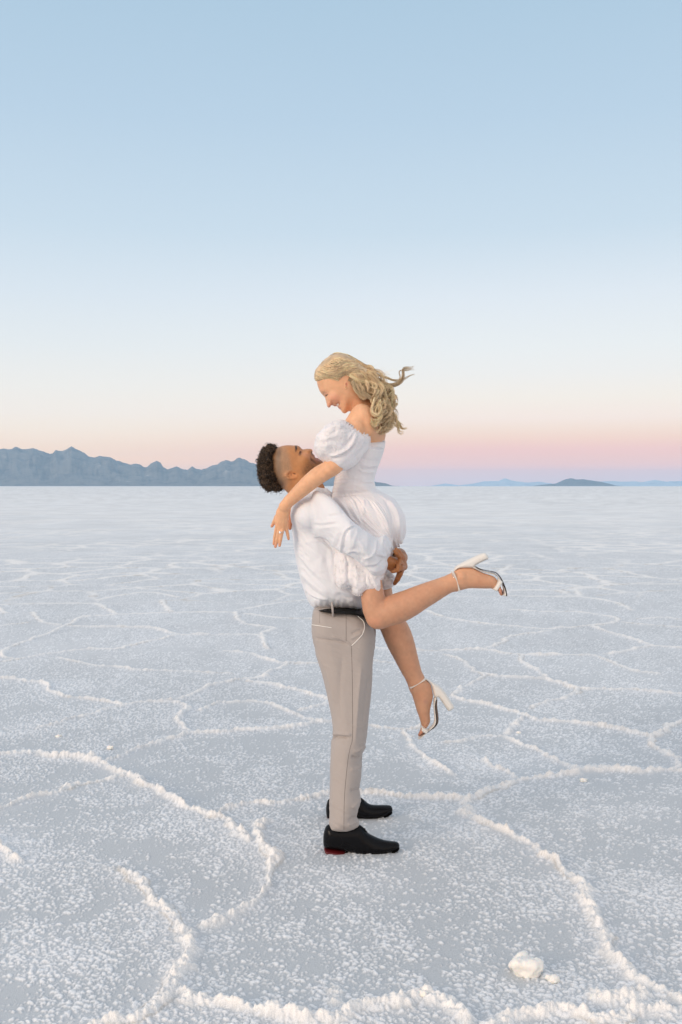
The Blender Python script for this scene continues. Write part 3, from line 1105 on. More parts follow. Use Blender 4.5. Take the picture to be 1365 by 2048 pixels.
SKIN_W = attr_mat('fair skin', rough=0.48, sss=0.16, spec=.35, bump=(220, 0.0006, .5, 3))
SKIN_M = attr_mat('brown skin', rough=0.46, sss=0.12, spec=.4, bump=(200, 0.0007, .5, 3))


def cloth_mat(name, col, rough=.75, weave=900, sheen=.15, wr=26, wd=.004, sss=0.0):
    m, t, b = new_mat(name)
    b.inputs['Base Color'].default_value = (*col, 1)
    b.inputs['Roughness'].default_value = rough
    b.inputs['Sheen Weight'].default_value = sheen
    b.inputs['Specular IOR Level'].default_value = .25
    if sss:
        b.inputs['Subsurface Weight'].default_value = sss
        b.inputs['Subsurface Scale'].default_value = .01
    p = bump_noise(t, b, wr, wd, .6, 4, stretch=(1.0, 1.0, .55))
    bump_noise(t, b, weave, .0004, .5, 2, prev=p)
    return m


SHIRT = cloth_mat('white cotton', (.745, .75, .78), wd=.005, wr=20, sss=.05)
SATIN = cloth_mat('white satin', (.80, .77, .78), rough=.40, wr=34, wd=.003, sheen=.3, sss=.05)
TROUSER = cloth_mat('light taupe wool', (.40, .355, .33), rough=.85, weave=700, wr=12, wd=.003)
PIPING = simple_mat('cream piping', (.80, .78, .74), .6)
SEAM = simple_mat('dark seam thread', (.16, .145, .13), .9)
BELT = simple_mat('black leather belt', (.006, .006, .006), .5, spec=.2)
SHOE = simple_mat('black polished leather', (.005, .005, .006), .26, bump=(60, .0012, .4, 3), spec=.13)
SOLE = simple_mat('black rubber sole', (.008, .007, .007), .7, spec=.15)
REDHEEL = simple_mat('dark red stacked heel', (.10, .006, .008), .45)
CREAM = simple_mat('cream leather', (.74, .71, .66), .38, coat=.1)
OUTSOLE = simple_mat('dark brown outsole', (.11, .085, .075), .6)
GOLD = simple_mat('gold', (.85, .58, .32), .2, metallic=1)
SILVER = simple_mat('silver', (.85, .85, .86), .15, metallic=1)
GEM = simple_mat('clear cut stone', (.9, .92, .95), .05, coat=1, spec=1)
LACE = cloth_mat('white lace', (.84, .82, .83), rough=.55, wr=90, wd=.004, sheen=.3)
NAIL = simple_mat('pale pink nail', (.80, .58, .50), .2)
TOOTH = simple_mat('teeth', (.72, .68, .62), .3)

NEARD = -0.215   # depth of the man's near shoe
FARD = 0.235


def finish(name, prims, h, mat, parent, base, disp=None, color=None, smooth_it=1, label=None, cut=None):
    V, Fq = polygonise(prims, h)
    V = relax(V, Fq, smooth_it)
    if disp is not None:
        N = normals(V, Fq)
        q = proj(V)
        disp(V, N, q)
        V = relax(V, Fq, 1, .35)
    N = normals(V, Fq)
    C = color(V, proj(V), N) if color is not None else None
    if cut is not None:
        keep = cut(V, proj(V))
        Fq = Fq[keep[Fq].all(1)]
    o = make_mesh(name, V, Fq, mat, parent, color=C, base=base)
    if label: o['label'] = label
    return o, V, Fq


# ------------------------------------------------------------------ man: outlines
def cH(p): return crop(540, 870, 11.375, p)          # head
def cS(p): return crop(570, 960, 7.877, p)           # shirt
def cA(p): return crop(640, 960, 6.825, p)           # sleeve, skirt
def cB(p): return crop(600, 820, 6.825, p)           # bodice, puff sleeve
def cT(p): return crop(600, 1190, 3.794, p)          # trousers
def cF(p): return crop(600, 1560, 5.6875, p)         # shoes
def cG(p): return crop(740, 1070, 13.65, p)          # his hands
def cW(p): return crop(620, 740, 13.65, p)           # her face
def cR(p): return crop(600, 690, 5.6875, p)          # her hair
def cN(p): return crop(530, 980, 9.1, p)             # her hand
def cU(p): return crop(880, 1090, 9.1, p)            # raised foot
def cD(p): return crop(800, 1340, 11.375, p)         # lowered foot
def cL(p): return crop(640, 1040, 6.825, p)          # hem


man_base = np.array([float(W(700, 1680, 0)[0]), Y0, 0.0])

head_m = cH([(240, 262), (285, 248), (330, 238), (420, 228), (520, 235), (600, 246), (655, 265), (700, 298), (740, 325), (800, 318), (880, 312), (930, 313),
             (962, 328), (977, 352), (968, 385), (952, 412), (985, 430), (1012, 450), (1030, 480), (1022, 508), (1048, 520), (1085, 520), (1112, 532), (1130, 555),
             (1165, 570), (1210, 600), (1225, 660), (1200, 740), (1150, 830), (1110, 930), (1130, 1040), (1180, 1120), (1205, 1170), (1225, 1300), (1240, 1480), (1150, 1700), (620, 1700),
             (500, 1430), (415, 1325), (330, 1240), (200, 1190), (80, 1080), (0, 900), (-30, 700), (-20, 500), (60, 370), (140, 300)])
man_head = Inflate(head_m, 0.0, 0.077, 0.078, k=.01, sm=1, blur=30)
man_prims = [
    man_head,
    # ear
    Chain([(cH([(400, 850)])[0][0], cH([(0, 850)])[0][1], -.071, 3.0), (*cH([(360, 930)])[0], -.078, 3.0), (*cH([(430, 990)])[0], -.079, 2.6), (*cH([(560, 985)])[0], -.076, 2.4),
           (*cH([(640, 935)])[0], -.071, 2.8)], k=.004, ki=.003),
    Chain([(*cH([(400, 850)])[0], -.074, 2.0), (*cH([(480, 805)])[0], -.073, 2.2), (*cH([(570, 850)])[0], -.070, 2.2), (*cH([(620, 900)])[0], -.070, 2.0)], k=.004, ki=.003),
    Chain([(*cH([(420, 900)])[0], -.067, 4.2), (*cH([(540, 925)])[0], -.066, 4.0)], k=.004),
    # far ear
    Chain([(*cH([(400, 870)])[0], .072, 3.2), (*cH([(520, 960)])[0], .075, 4.0)], k=.005),
    # torso inside the shirt, hips and legs inside the trousers
    Chain([(625, 985, 0, 24), (650, 1060, 0, 44), (655, 1120, 0, 46), (672, 1180, 0, 26), (685, 1260, 0, 30)], k=.03, ys=1.2),
    Chain([(625, 1020, -.13, 26), (625, 1020, .13, 26)], k=.03),
    Chain([(700, 1285, -.09, 32), (700, 1420, -.14, 25), (690, 1530, -.19, 17), (686, 1665, -.215, 12), (700, 1690, -.215, 9)], k=.03),
    Chain([(700, 1285, .09, 30), (700, 1420, .13, 23), (700, 1530, .2, 16), (700, 1600, .235, 10), (712, 1622, .235, 8)], k=.03),
    # near arm in the sleeve, wrist and the hand that reaches behind her
    Chain([(622, 1026, -.15, 12), (690, 1070, -.285, 12), (706, 1078, -.285, 12), (758, 1112, -.225, 12), (783, 1127, -.175, 13.5)], k=.012),
    Chain([(*cG([(560, 770)])[0], -.165, 13.5), (*cG([(640, 800)])[0], -.120, 14.5), (*cG([(760, 780)])[0], -.060, 14)], k=.010, ys=.8),
    # far arm
    Chain([(620, 1035, .18, 17), (700, 1095, .33, 14), (760, 1118, .22, 12.5), (790, 1124, .10, 13)], k=.012),
    # the far hand laid over the near wrist: back of the hand then fingers closing round
    Chain([(*cG([(800, 560)])[0], .06, 15), (*cG([(850, 620)])[0], -.02, 13.0), (*cG([(850, 700)])[0], -.095, 10.5)], k=.010),
    Chain([(*cG([(950, 830)])[0], -.085, 5.8), (*cG([(905, 620)])[0], -.150, 5.0), (*cG([(800, 450)])[0], -.198, 4.2), (*cG([(720, 395)])[0], -.208, 3.8)], k=.0035, ki=.003),
    Chain([(*cG([(960, 870)])[0], -.080, 5.6), (*cG([(855, 640)])[0], -.168, 5.0), (*cG([(740, 500)])[0], -.214, 4.1), (*cG([(685, 440)])[0], -.220, 3.6)], k=.0035, ki=.003),
    Chain([(*cG([(950, 890)])[0], -.090, 5.6), (*cG([(810, 720)])[0], -.182, 5.2), (*cG([(780, 860)])[0], -.213, 4.4), (*cG([(765, 930)])[0], -.216, 3.8)], k=.003, ki=.003),
    Chain([(*cG([(955, 880)])[0], -.105, 5.4), (*cG([(850, 900)])[0], -.180, 5.2), (*cG([(740, 965)])[0], -.212, 4.4), (*cG([(620, 1005)])[0], -.216, 3.4)], k=.0035, ki=.003),
    Chain([(*cG([(880, 920)])[0], -.100, 6.0), (*cG([(820, 1060)])[0], -.130, 6.2), (*cG([(760, 1200)])[0], -.130, 5.4), (*cG([(680, 1325)])[0], -.115, 4.0)], k=.006, ki=.003),
    Ball(*cH([(700, 395)])[0], -.071, .0125, .010, .010, k=.006, sub=True),
]


def man_disp(V, N, q):
    y = V[:, 1] - Y0
    a = np.abs(y)
    hd = (q[:, 1] < 985) & (a < .09)
    def bmp(cx, cy, rx, ry, ang, amp, soft=.9, m=hd):
        w = blob(q, *cH([(cx, cy)])[0], rx / 11.375, ry / 11.375, ang, soft) * m
        V[:] += N * (w * amp)[:, None]
    bmp(640, 290, 70, 60, 60, .004)          # brow ridge
    bmp(760, 420, 80, 70, 0, -.003)
    bmp(820, 540, 130, 110, 40, .006)        # cheek
    bmp(930, 560, 35, 130, -35, -.004)       # smile line
    bmp(900, 395, 55, 40, 0, .004)           # nostril wing
    bmp(480, 480, 120, 160, 0, -.002)        # temple
    bmp(500, 880, 50, 34, 15, -.004, .5)     # ear hollow
    bmp(570, 880, 28, 18, 15, -.004, .5)
    bmp(690, 395, 30, 38, 10, .0035, .5)     # eyeball lid


MS = np.array([.50, .225, .088])


def man_col(V, q, N):
    C = np.tile(MS, (len(V), 1))
    C *= (1 + .10 * fbm(V, 22, 5, 3) + .10 * fbm(V, 90, 6, 2))[:, None]
    hd = (q[:, 1] < 985)
    def pt(cx, cy, rx, ry, ang, col, s, soft=.6, m=hd):
        nonlocal C
        w = blob(q, *cH([(cx, cy)])[0], rx / 11.375, ry / 11.375, ang, soft) * s * m
        C = mixc(C, w, col)
    # shaved fade: greyer skin with stubble speckle
    fade = hd * blob(q, *cH([(290, 720)])[0], 17, 40, -4, .35)
    C = mixc(C, fade * .6, (.36, .245, .16))
    sp = (vnoise(V, 420, 3) > .1) * fade
    C = mixc(C, sp * .22, (.12, .085, .06))
    pt(205, 1120, 130, 130, 0, (.10, .07, .05), .8)
    pt(205, 420, 60, 130, 8, (.12, .08, .055), .6, .8)
    pt(190, 760, 80, 330, -3, (.13, .09, .06), .65, .8)
    # beard shadow
    beard = hd * np.maximum(blob(q, *cH([(940, 740)])[0], 20, 12, -45, .6), blob(q, *cH([(1120, 620)])[0], 9, 9, 0, .5))
    C = mixc(C, beard * .60, (.20, .09, .04))
    C = mixc(C, beard * (vnoise(V, 380, 4) > 0) * .45, (.09, .045, .025))
    pt(1050, 590, 110, 70, 0, (.22, .085, .05), .6)
    # moustache
    pt(965, 450, 46, 24, 62, (.045, .022, .014), .9, .4)
    pt(935, 520, 20, 70, -14, (.07, .03, .018), .85, .4)
    pt(1000, 600, 22, 90, -48, (.09, .04, .02), .8, .4)
    # lips
    pt(1000, 480, 34, 20, 60, (.28, .11, .08), .8, .4)
    pt(1085, 560, 50, 26, 25, (.36, .15, .11), .85, .4)
    # eyebrow, eye
    pt(600, 290, 26, 55, -10, (.022, .014, .010), .95, .35)
    pt(592, 345, 20, 42, -4, (.05, .03, .02), .7, .4)
    pt(690, 420, 34, 52, 20, (.16, .07, .04), .7, .4)
    pt(690, 395, 16, 34, 12, (.012, .008, .008), .95, .3)
    pt(720, 425, 10, 15, 0, (.34, .26, .22), .8, .4)
    pt(950, 388, 20, 14, -45, (.02, .008, .006), .95, .3)
    # ear warm, hollow darker
    pt(500, 920, 160, 90, 10, (.66, .27, .10), .6)
    pt(560, 880, 36, 13, 12, (.07, .025, .012), .8, .4)
    pt(430, 880, 14, 30, 20, (.22, .08, .04), .6, .4)
    pt(490, 900, 14, 40, 0, (.22, .08, .04), .5, .4)
    pt(860, 460, 120, 60, 20, (.66, .33, .20), .5)
    # hands darker, knuckles redder
    hn = (q[:, 0] > 765) & (q[:, 1] > 1085) & (q[:, 1] < 1190)
    C = np.where(hn[:, None], C * np.array([.74, .64, .56]), C)
    for (cx, cy, r) in ((960, 830, 55), (900, 620, 30), (850, 900, 30), (800, 460, 25)):
        w = blob(q, *cG([(cx, cy)])[0], r / 13.65, r / 13.65, 0, .7) * hn
        C = mixc(C, w * .5, (.36, .11, .045))
    return np.clip(C, 0.005, 1)


man, mV, mF = finish('person', man_prims, .0028, SKIN_M, None, man_base, man_disp, man_col)
man.location = man_base
tag(man, 'standing person in white shirt and taupe trousers, head tilted back, lifting the other person', 'person')
MP = dict(parent=man, base=man_base)

# teeth glimpse of the smile
tV = Ball(*cH([(1030, 520)])[0], 0, .004, .014, .003, k=.003, ang=25)
finish('teeth', [tV], .0015, TOOTH, man, man_base)

# ------------------------------------------------------------------ man's hair: curly top over a shaved fade
hair_o = crop(500, 860, 6.825, [(405, 262), (385, 235), (350, 215), (300, 200), (250, 205), (215, 240), (165, 295), (125, 350), (112, 420), (122, 480), (108, 545), (125, 620), (120, 690), (155, 755),
                                (215, 815), (270, 828), (350, 826), (440, 822), (480, 815), (455, 775), (430, 740), (420, 680), (405, 620), (375, 560), (385, 500), (385, 440), (372, 380), (378, 320)])
hair_m = Inflate(hair_o, 0.0, .083, .055, k=.006, sm=1, blur=20)
hair_m.D -= .007
rnd = np.random.RandomState(4)


def hair_disp(V, N, q):
    V += N * (.015 * np.maximum(vnoise(V, 62, 8), -.4) + .006 * vnoise(V, 120, 9))[:, None]


HAIR_M = attr_mat('dark curly hair', rough=.55, spec=.3)
BROWN = np.array([.020, .013, .009])
ho_, hV, hF = finish('hair', [hair_m], .004, HAIR_M, man, man_base, hair_disp, lambda V, q, N: np.tile(BROWN, (len(V), 1)) * (1 + .5 * vnoise(V, 60, 2))[:, None])
hN = normals(hV, hF)
qh = proj(hV)
cand = np.flatnonzero(hN[:, 1] < .75)
sel = rnd.choice(cand, 3000)
M = 9
th = np.linspace(0, 1, M)
P0 = hV[sel]; Nn = hN[sel]
tan = np.cross(Nn, rnd.normal(size=(len(sel), 3))); tan /= np.linalg.norm(tan, axis=1, keepdims=True)
bi = np.cross(Nn, tan)
rad = rnd.uniform(.0030, .0085, len(sel))[:, None, None]
turn = rnd.uniform(4.0, 8.5, len(sel))[:, None]
ht = (rnd.uniform(.001, .020, len(sel)) * rnd.rand(len(sel)))[:, None, None]
ph = th[None] * turn
paths = P0[:, None] + rad * (np.cos(ph)[..., None] * tan[:, None] + np.sin(ph)[..., None] * (bi[:, None] * .6 + Nn[:, None] * .7)) + Nn[:, None] * ht * th[None, :, None]
rr = rnd.uniform(.0006, .0012, len(sel))[:, None] * (1 - .5 * th[None] ** 2)
cV, cQ = tubes(paths, rr, 3)
cc = BROWN * (.6 + rnd.rand(len(sel), 1) * 2.4) + np.array([.16, .10, .055]) * (rnd.rand(len(sel), 1) ** 3)
make_mesh('curls', cV, cQ, HAIR_M, ho_, base=man_base, color=np.repeat(cc, M * 3, axis=0))

# ------------------------------------------------------------------ shirt
shirt_torso = [(612, 992), (600, 1003), (591, 1013), (586, 1028), (584, 1045), (585, 1065), (588.5, 1099), (593, 1125), (597, 1143), (603.5, 1165), (612, 1191), (618, 1204), (623, 1213),
               (640, 1218), (670, 1218), (700, 1218), (722, 1219), (731, 1200), (734, 1160), (733, 1110), (725, 1060), (705, 1020), (685, 1000), (668, 992), (655, 988), (640, 980), (625, 984)]
sleeve = cA([(-110, 180), (-40, 140), (20, 165), (100, 205), (180, 265), (260, 345), (330, 430), (400, 518), (470, 580), (520, 620), (620, 688), (700, 740), (785, 792),
             (880, 735), (915, 760), (955, 825), (990, 885), (1000, 925), (985, 985), (955, 1050), (938, 1095), (930, 1160), (910, 1230), (885, 1290), (800, 1305), (720, 1312),
             (670, 1245), (610, 1190), (560, 1150), (500, 1100), (430, 1045), (345, 1005), (290, 998), (215, 935), (160, 880), (110, 815), (50, 775), (-40, 760), (-110, 640), (-140, 400)])
SLD = ('x', [(590, -.12), (625, -.17), (660, -.235), (700, -.30), (735, -.275), (785, -.185)])
shirt_pr = [
    Inflate(shirt_torso, 0.0, .175, .115, k=.02, blur=40),
    Chain([(618, 1026, -.10, 36), (622, 1030, -.165, 30)], k=.04),
    Chain([(618, 1026, .10, 36), (622, 1030, .165, 30)], k=.04),
    Inflate(sleeve, SLD, .072, .088, k=.018, blur=30),
    Chain([(620, 1035, .18, 30), (700, 1095, .33, 24), (755, 1116, .23, 24), (778, 1120, .14, 24)], k=.03),
    # collar stand round the neck
    Chain([(603, 992, 0, 6.5), (612, 987, -.055, 6.5), (632, 981, -.080, 6.5), (652, 983, -.055, 6.5), (664, 992, -.015, 6), (664, 992, .015, 6), (652, 983, .055, 6.5), (632, 981, .08, 6.5), (612, 987, .055, 6.5), (603, 992, 0, 6.5)], k=.012),
]


def shirt_disp(V, N, q):
    near = (V[:, 1] < Y0 - .02) & (N[:, 1] < .3)
    far = ~near
    soft = 1.0
    V += N * (.0022 * fbm(V * np.array([1, 1, .6]), 17, 3, 3))[:, None]
    dg = np.stack([(V[:, 0] + V[:, 2]) * 52, V[:, 1] * 20, (V[:, 0] - V[:, 2]) * 13], -1)
    V += N * (.0017 * (.45 - 2 * np.abs(vnoise(dg + .6 * vnoise(V, 14, 21)[:, None], 1.0, 22))) * smooth(1020, 1080, q[:, 1]))[:, None]
    def f(p, w, a, kind='ridge'): fold(V, N, q, near, p, w, a, kind)
    # shoulder seam and yoke
    f(cS([(430, 290), (400, 420), (398, 560), (420, 760), (445, 900)]), 1.3, -.0018, 'crease')
    # drag lines across the upper arm
    f(cS([(430, 700), (560, 722), (700, 705), (820, 680)]), 2.6, -.0040)
    f(cS([(440, 660), (580, 680), (720, 660), (860, 650)]), 3.0, .0032)
    f(cS([(640, 580), (760, 560), (880, 540), (960, 560)]), 2.5, -.0028)
    f(cS([(680, 545), (800, 515), (900, 505)]), 2.5, .0025)
    f(cS([(470, 760), (620, 760), (800, 730), (960, 740)]), 4, .0035)
    # armpit fold and the underside of the sleeve over the torso
    f(cS([(470, 905), (560, 885), (620, 900), (690, 980), (750, 1040), (790, 1075)]), 2.4, .0065)
    f(cS([(450, 925), (540, 915), (610, 935), (660, 985), (720, 1050), (775, 1110)]), 2.4, -.0110)
    # elbow: a standing fold then a pocket
    f(cS([(1120, 705), (1030, 740), (960, 790), (925, 870), (905, 980), (890, 1080), (885, 1165)]), 2.0, .0120)
    f(cS([(1100, 735), (1010, 775), (955, 840), (935, 930), (925, 1040), (915, 1140)]), 3.0, -.0085)
    f(cS([(900, 820), (860, 920), (830, 1010), (800, 1070)]), 2.6, -.0050)
    f(cS([(850, 800), (800, 900), (770, 1000)]), 3.0, .0030)
    f(cA([(470, 610), (520, 700), (470, 820), (430, 960)]), 4, .0040)
    f(cA([(345, 1005), (420, 975), (500, 965), (560, 1010)]), 3.0, .0060)
    f(cA([(380, 1010), (470, 1000), (540, 1060), (580, 1130)]), 2.6, -.0075)
    # turned-back cuff: flap and its folds
    f(cA([(785, 792), (770, 880), (760, 960), (720, 1030), (650, 1070), (560, 1090)]), 2.53, 0.0054)
    f(cA([(810, 800), (795, 890), (790, 960)]), 2.76, -0.0050)
    f(cA([(880, 740), (850, 830), (900, 900), (940, 990), (945, 1060)]), 2.3, 0.0050)
    f(cA([(900, 800), (870, 850), (900, 960), (915, 1020)]), 2.53, -0.0054)
    f(cA([(770, 1000), (840, 1030), (920, 1045)]), 2.3, 0.0047)
    f(cA([(760, 1030), (840, 1060), (905, 1075)]), 2.53, -0.0054)
    f(cA([(610, 1180), (680, 1195), (760, 1190), (830, 1130), (900, 1070)]), 2.53, -0.0050)
    f(cA([(600, 1150), (690, 1160), (770, 1150), (840, 1090)]), 2.76, 0.0036)
    f(cA([(640, 1200), (700, 1240), (800, 1250), (880, 1200), (925, 1110)]), 2.99, 0.0043)
    f(cA([(560, 820), (600, 930), (580, 1040)]), 5.75, 0.0029)
    f(cA([(680, 800), (700, 900), (660, 1010)]), 5.75, -0.0025)
    # torso: long soft drags from armpit to waist
    f(cS([(300, 1000), (420, 960), (560, 960)]), 3.5, .0030)
    f(cS([(190, 1090), (260, 1230), (380, 1380), (520, 1500)]), 3.6, .0050)
    f(cS([(210, 1190), (290, 1340), (420, 1490), (600, 1640), (800, 1800)]), 3.6, -.0040)
    f(cS([(230, 1420), (340, 1560), (480, 1680), (640, 1800)]), 3.4, .0055)
    f(cS([(250, 1540), (360, 1680), (500, 1780), (660, 1880)]), 3.0, -.0045)
    f(cS([(480, 1480), (600, 1560), (740, 1700), (860, 1820)]), 4.0, .0045)
    f(cS([(290, 1660), (380, 1790), (520, 1860), (700, 1890)]), 2.6, .0050)
    f(cS([(330, 1760), (420, 1850), (560, 1900)]), 2.0, -.0040)
    f(cS([(640, 1100), (660, 1300), (700, 1500), (760, 1650)]), 4.0, -.0035)
    f(cS([(720, 1040), (735, 1200), (740, 1400)]), 3.0, .0035)
    f(cS([(600, 1180), (560, 1330), (600, 1480)]), 5.0, .0030)
    f(cS([(820, 1700), (920, 1760), (1040, 1800), (1150, 1850)]), 3.0, .0050)
    f(cS([(840, 1780), (960, 1850), (1080, 1880)]), 2.5, -.0045)
    # gathered tuck above the belt
    tuck = smooth(1186, 1214, q[:, 1])
    V += N * (tuck * .0012 * np.sin(q[:, 0] * .55 + 3 * vnoise(V, 20, 7)))[:, None]


shirt, sV, sF = finish('shirt', shirt_pr, .0032, SHIRT, man, man_base, shirt_disp, smooth_it=1,
                       cut=None)
shirt_bvh = bvh_of(sV, sF)

# ------------------------------------------------------------------ trousers
near_leg = cT([(92, 215), (90, 260), (97, 330), (118, 420), (150, 540), (185, 660), (212, 780), (236, 900), (246, 990), (250, 1050), (238, 1092), (233, 1150), (230, 1300), (228, 1450), (224, 1600), (221, 1775),
               (262, 1782), (328, 1790), (395, 1776), (455, 1748), (448, 1715), (430, 1682), (440, 1640), (456, 1590), (462, 1540), (455, 1480), (455, 1440), (468, 1380), (473, 1310), (462, 1250), (472, 1215), (500, 1150), (512, 1060), (523, 950), (528, 880),
               (540, 780), (547, 690), (552, 560), (555, 480), (566, 400), (572, 330), (566, 270), (540, 205), (500, 160), (430, 118), (300, 98), (170, 90), (110, 95), (98, 140)])
NLD = ('y', [(1215, -.095), (1300, -.105), (1450, -.15), (1600, -.20), (1665, NEARD)])
hips = cT([(110, 95), (98, 140), (92, 215), (92, 290), (112, 390), (150, 500), (300, 560), (545, 520), (566, 430), (575, 330), (570, 270), (545, 205), (500, 150), (430, 112), (300, 96), (170, 88)])
trouser_pr = [
    Inflate(hips, 0.0, .165, .095, k=.03, blur=40),
    Inflate(near_leg, NLD, .088, .078, k=.02, blur=30),
    Chain([(700, 1290, .09, 37), (703, 1380, .12, 33), (702, 1450, .145, 28), (700, 1530, .19, 24), (697, 1604, FARD, 20)], k=.03),
    Chain([(725, 1262, .03, 26), (722, 1300, .05, 25), (722, 1360, .09, 18)], k=.02),
]


def tr_disp(V, N, q):
    near = (V[:, 1] < Y0 + .04) & (N[:, 1] < .2)
    V += N * (.0024 * fbm(V * np.array([1, 1, .5]), 13, 4, 3))[:, None]
    dg = np.stack([V[:, 0] * 14, V[:, 1] * 14, V[:, 2] * 46 + V[:, 0] * 20], -1)
    kn = .35 + .9 * np.exp(-((q[:, 1] - 1478) / 40) ** 2) + 1.0 * smooth(1590, 1650, q[:, 1]) + .6 * np.exp(-((q[:, 1] - 1290) / 40) ** 2)
    V += N * (.0016 * (.4 - 2 * np.abs(vnoise(dg, 1.0, 27))) * kn)[:, None]
    def f(p, w, a, kind='ridge'): fold(V, N, q, near, p, w, a, kind)
    f(cT([(235, 1092), (270, 1070), (320, 1078), (370, 1082)]), 2.0, -0.0105)
    f(cT([(240, 1062), (290, 1052), (350, 1062), (400, 1060)]), 2.4, 0.0090)
    f(cT([(234, 1050), (250, 1090), (236, 1100)]), 1.6, -0.0060)
    f(cT([(100, 320), (200, 345), (300, 350), (385, 378)]), 2.4, -0.0075)
    f(cT([(240, 310), (300, 330), (360, 355), (392, 385)]), 2.0, 0.0067)
    f(cT([(390, 300), (440, 270), (480, 260)]), 2.0, -0.0053)
    f(cT([(380, 340), (430, 310), (480, 290)]), 2.2, 0.0053)
    f(cT([(110, 400), (180, 520), (240, 680), (270, 860)]), 5, 0.0053)
    f(cT([(330, 420), (300, 700), (300, 1000)]), 6, -0.0045)
    f(cT([(470, 500), (450, 700), (430, 950), (420, 1150)]), 4.5, 0.0067)
    f(cT([(530, 600), (500, 800), (480, 1000)]), 4, -0.0053)
    f(cT([(505, 1140), (440, 1190), (400, 1180)]), 3, 0.0060)
    f(cT([(470, 1225), (430, 1240), (390, 1220)]), 2.4, -0.0075)
    f(cT([(470, 1290), (430, 1330), (380, 1320)]), 3, 0.0053)
    f(cT([(455, 1460), (420, 1490), (380, 1480)]), 2.6, -0.0067)
    f(cT([(460, 1540), (420, 1600), (390, 1620)]), 3.2, 0.0067)
    f(cT([(432, 1682), (400, 1690), (370, 1720)]), 2.4, -0.0075)
    f(cT([(440, 1710), (410, 1740), (360, 1745)]), 2.4, 0.0060)
    f(cT([(260, 1150), (255, 1400), (250, 1650)]), 5, 0.0045)


tr, tV2, tF2 = finish('trousers', trouser_pr, .0034, TROUSER, man, man_base, tr_disp)
tb = bvh_of(tV2, tF2)
tube_obj('seam', drape(tb, cT([(352, 135), (352, 250), (352, 352)]), -.0003), .0011, SEAM, tr, man_base)
tube_obj('seam', drape(tb, cT([(392, 388), (398, 600), (400, 850), (400, 1080), (382, 1160), (366, 1250), (350, 1400), (340, 1520), (336, 1650), (335, 1782)]), -.0004, 90), .0012, SEAM, tr, man_base)
tube_obj('seam', drape(tb, cT([(152, 128), (150, 215)]), -.0004), .0009, SEAM, tr, man_base)
tube_obj('piping', drape(tb, cT([(427, 142), (450, 170), (478, 195), (490, 225), (488, 262), (470, 305), (430, 350), (394, 384)]), .001, 40), .0019, PIPING, tr, man_base)
tube_obj('piping', drape(tb, cT([(94, 226), (140, 232), (190, 240), (241, 248)]), .001), .0016, PIPING, tr, man_base, label='straight cream piping of the back pocket')

# belt: black band round the waist, slightly proud of the cloth
belt_poly = cT([(112, 88), (170, 74), (300, 70), (400, 82), (470, 100), (520, 128), (545, 165), (562, 215), (530, 190), (490, 152), (430, 132), (340, 124), (250, 121), (180, 108), (116, 96)])
finish('belt', [Inflate(belt_poly, 0.0, .187, .016, k=.004, sm=1, blur=0)], .0032, BELT, man, man_base)
bl = [W(664.5, 1206, -.180), W(665, 1214, -.196), W(666, 1224, -.195), W(666, 1232, -.172)]
bl = np.array(bl); bl[:, 1] += .004
blV, blQ = tubes(resample(bl, 10)[None], np.full((1, 10), .0048), 8)
make_mesh('belt_loop', blV, blQ, TROUSER, tr, base=man_base)

# ------------------------------------------------------------------ dress shoes


def shoe(outline, sole, heel, d, laces, hide=None):
    up = Inflate(cF(outline), d, .043, .045, k=.006, blur=25)
    def dsp(V, N, q):
        near = N[:, 1] < .4
        V += N * (.0008 * fbm(V, 40, 4, 3))[:, None]
    o, V, Fq = finish('shoe', [up], .003, SHOE, man, man_base, dsp)
    finish('sole', [Inflate(cF(sole), d, .046, .012, k=.004, blur=2)], .0028, SOLE, o, man_base)
    finish('heel', [Inflate(cF(heel), d, .040, .010, k=.004, blur=2)], .0028, REDHEEL, o, man_base)
    if laces:
        for pts in laces:
            w = W(np.array(cF(pts))[:, 0], np.array(cF(pts))[:, 1], d)
            w[:, 1] += np.linspace(-.016, .016, len(w))
            tube_obj('lace', resample(w, 12), .0022, SHOE, o, man_base)
    return o, V, Fq


o1, shV, shF = shoe([(300, 520), (282, 560), (268, 620), (266, 690), (270, 745), (282, 770), (400, 788), (520, 804), (640, 838), (780, 858), (930, 850), (1040, 815), (1120, 778), (1138, 748),
                     (1128, 715), (1095, 704), (1020, 697), (950, 685), (880, 662), (820, 630), (770, 600), (752, 575), (725, 545), (690, 510), (600, 505), (470, 520), (380, 505), (330, 505)],
                    [(500, 806), (560, 812), (640, 838), (780, 854), (930, 848), (1040, 815), (1120, 775), (1136, 755), (1134, 785), (1060, 826), (940, 862), (780, 876), (660, 862), (560, 830), (500, 822)],
                    [(272, 762), (280, 766), (400, 784), (535, 806), (520, 838), (400, 842), (285, 826)], NEARD,
                    [[(690, 512), (715, 540), (700, 560)], [(715, 528), (745, 560), (725, 580)], [(735, 550), (765, 590), (745, 600)]])
o1['label'] = 'near black shoe standing closest to the camera'
sb = bvh_of(shV, shF)
tube_obj('seam', drape(sb, cF([(440, 620), (490, 690), (470, 740), (440, 760)]), .0002), .0007, SOLE, o1, man_base)
tube_obj('seam', drape(sb, cF([(520, 720), (600, 750), (680, 790), (780, 812)]), .0002), .0008, SOLE, o1, man_base)
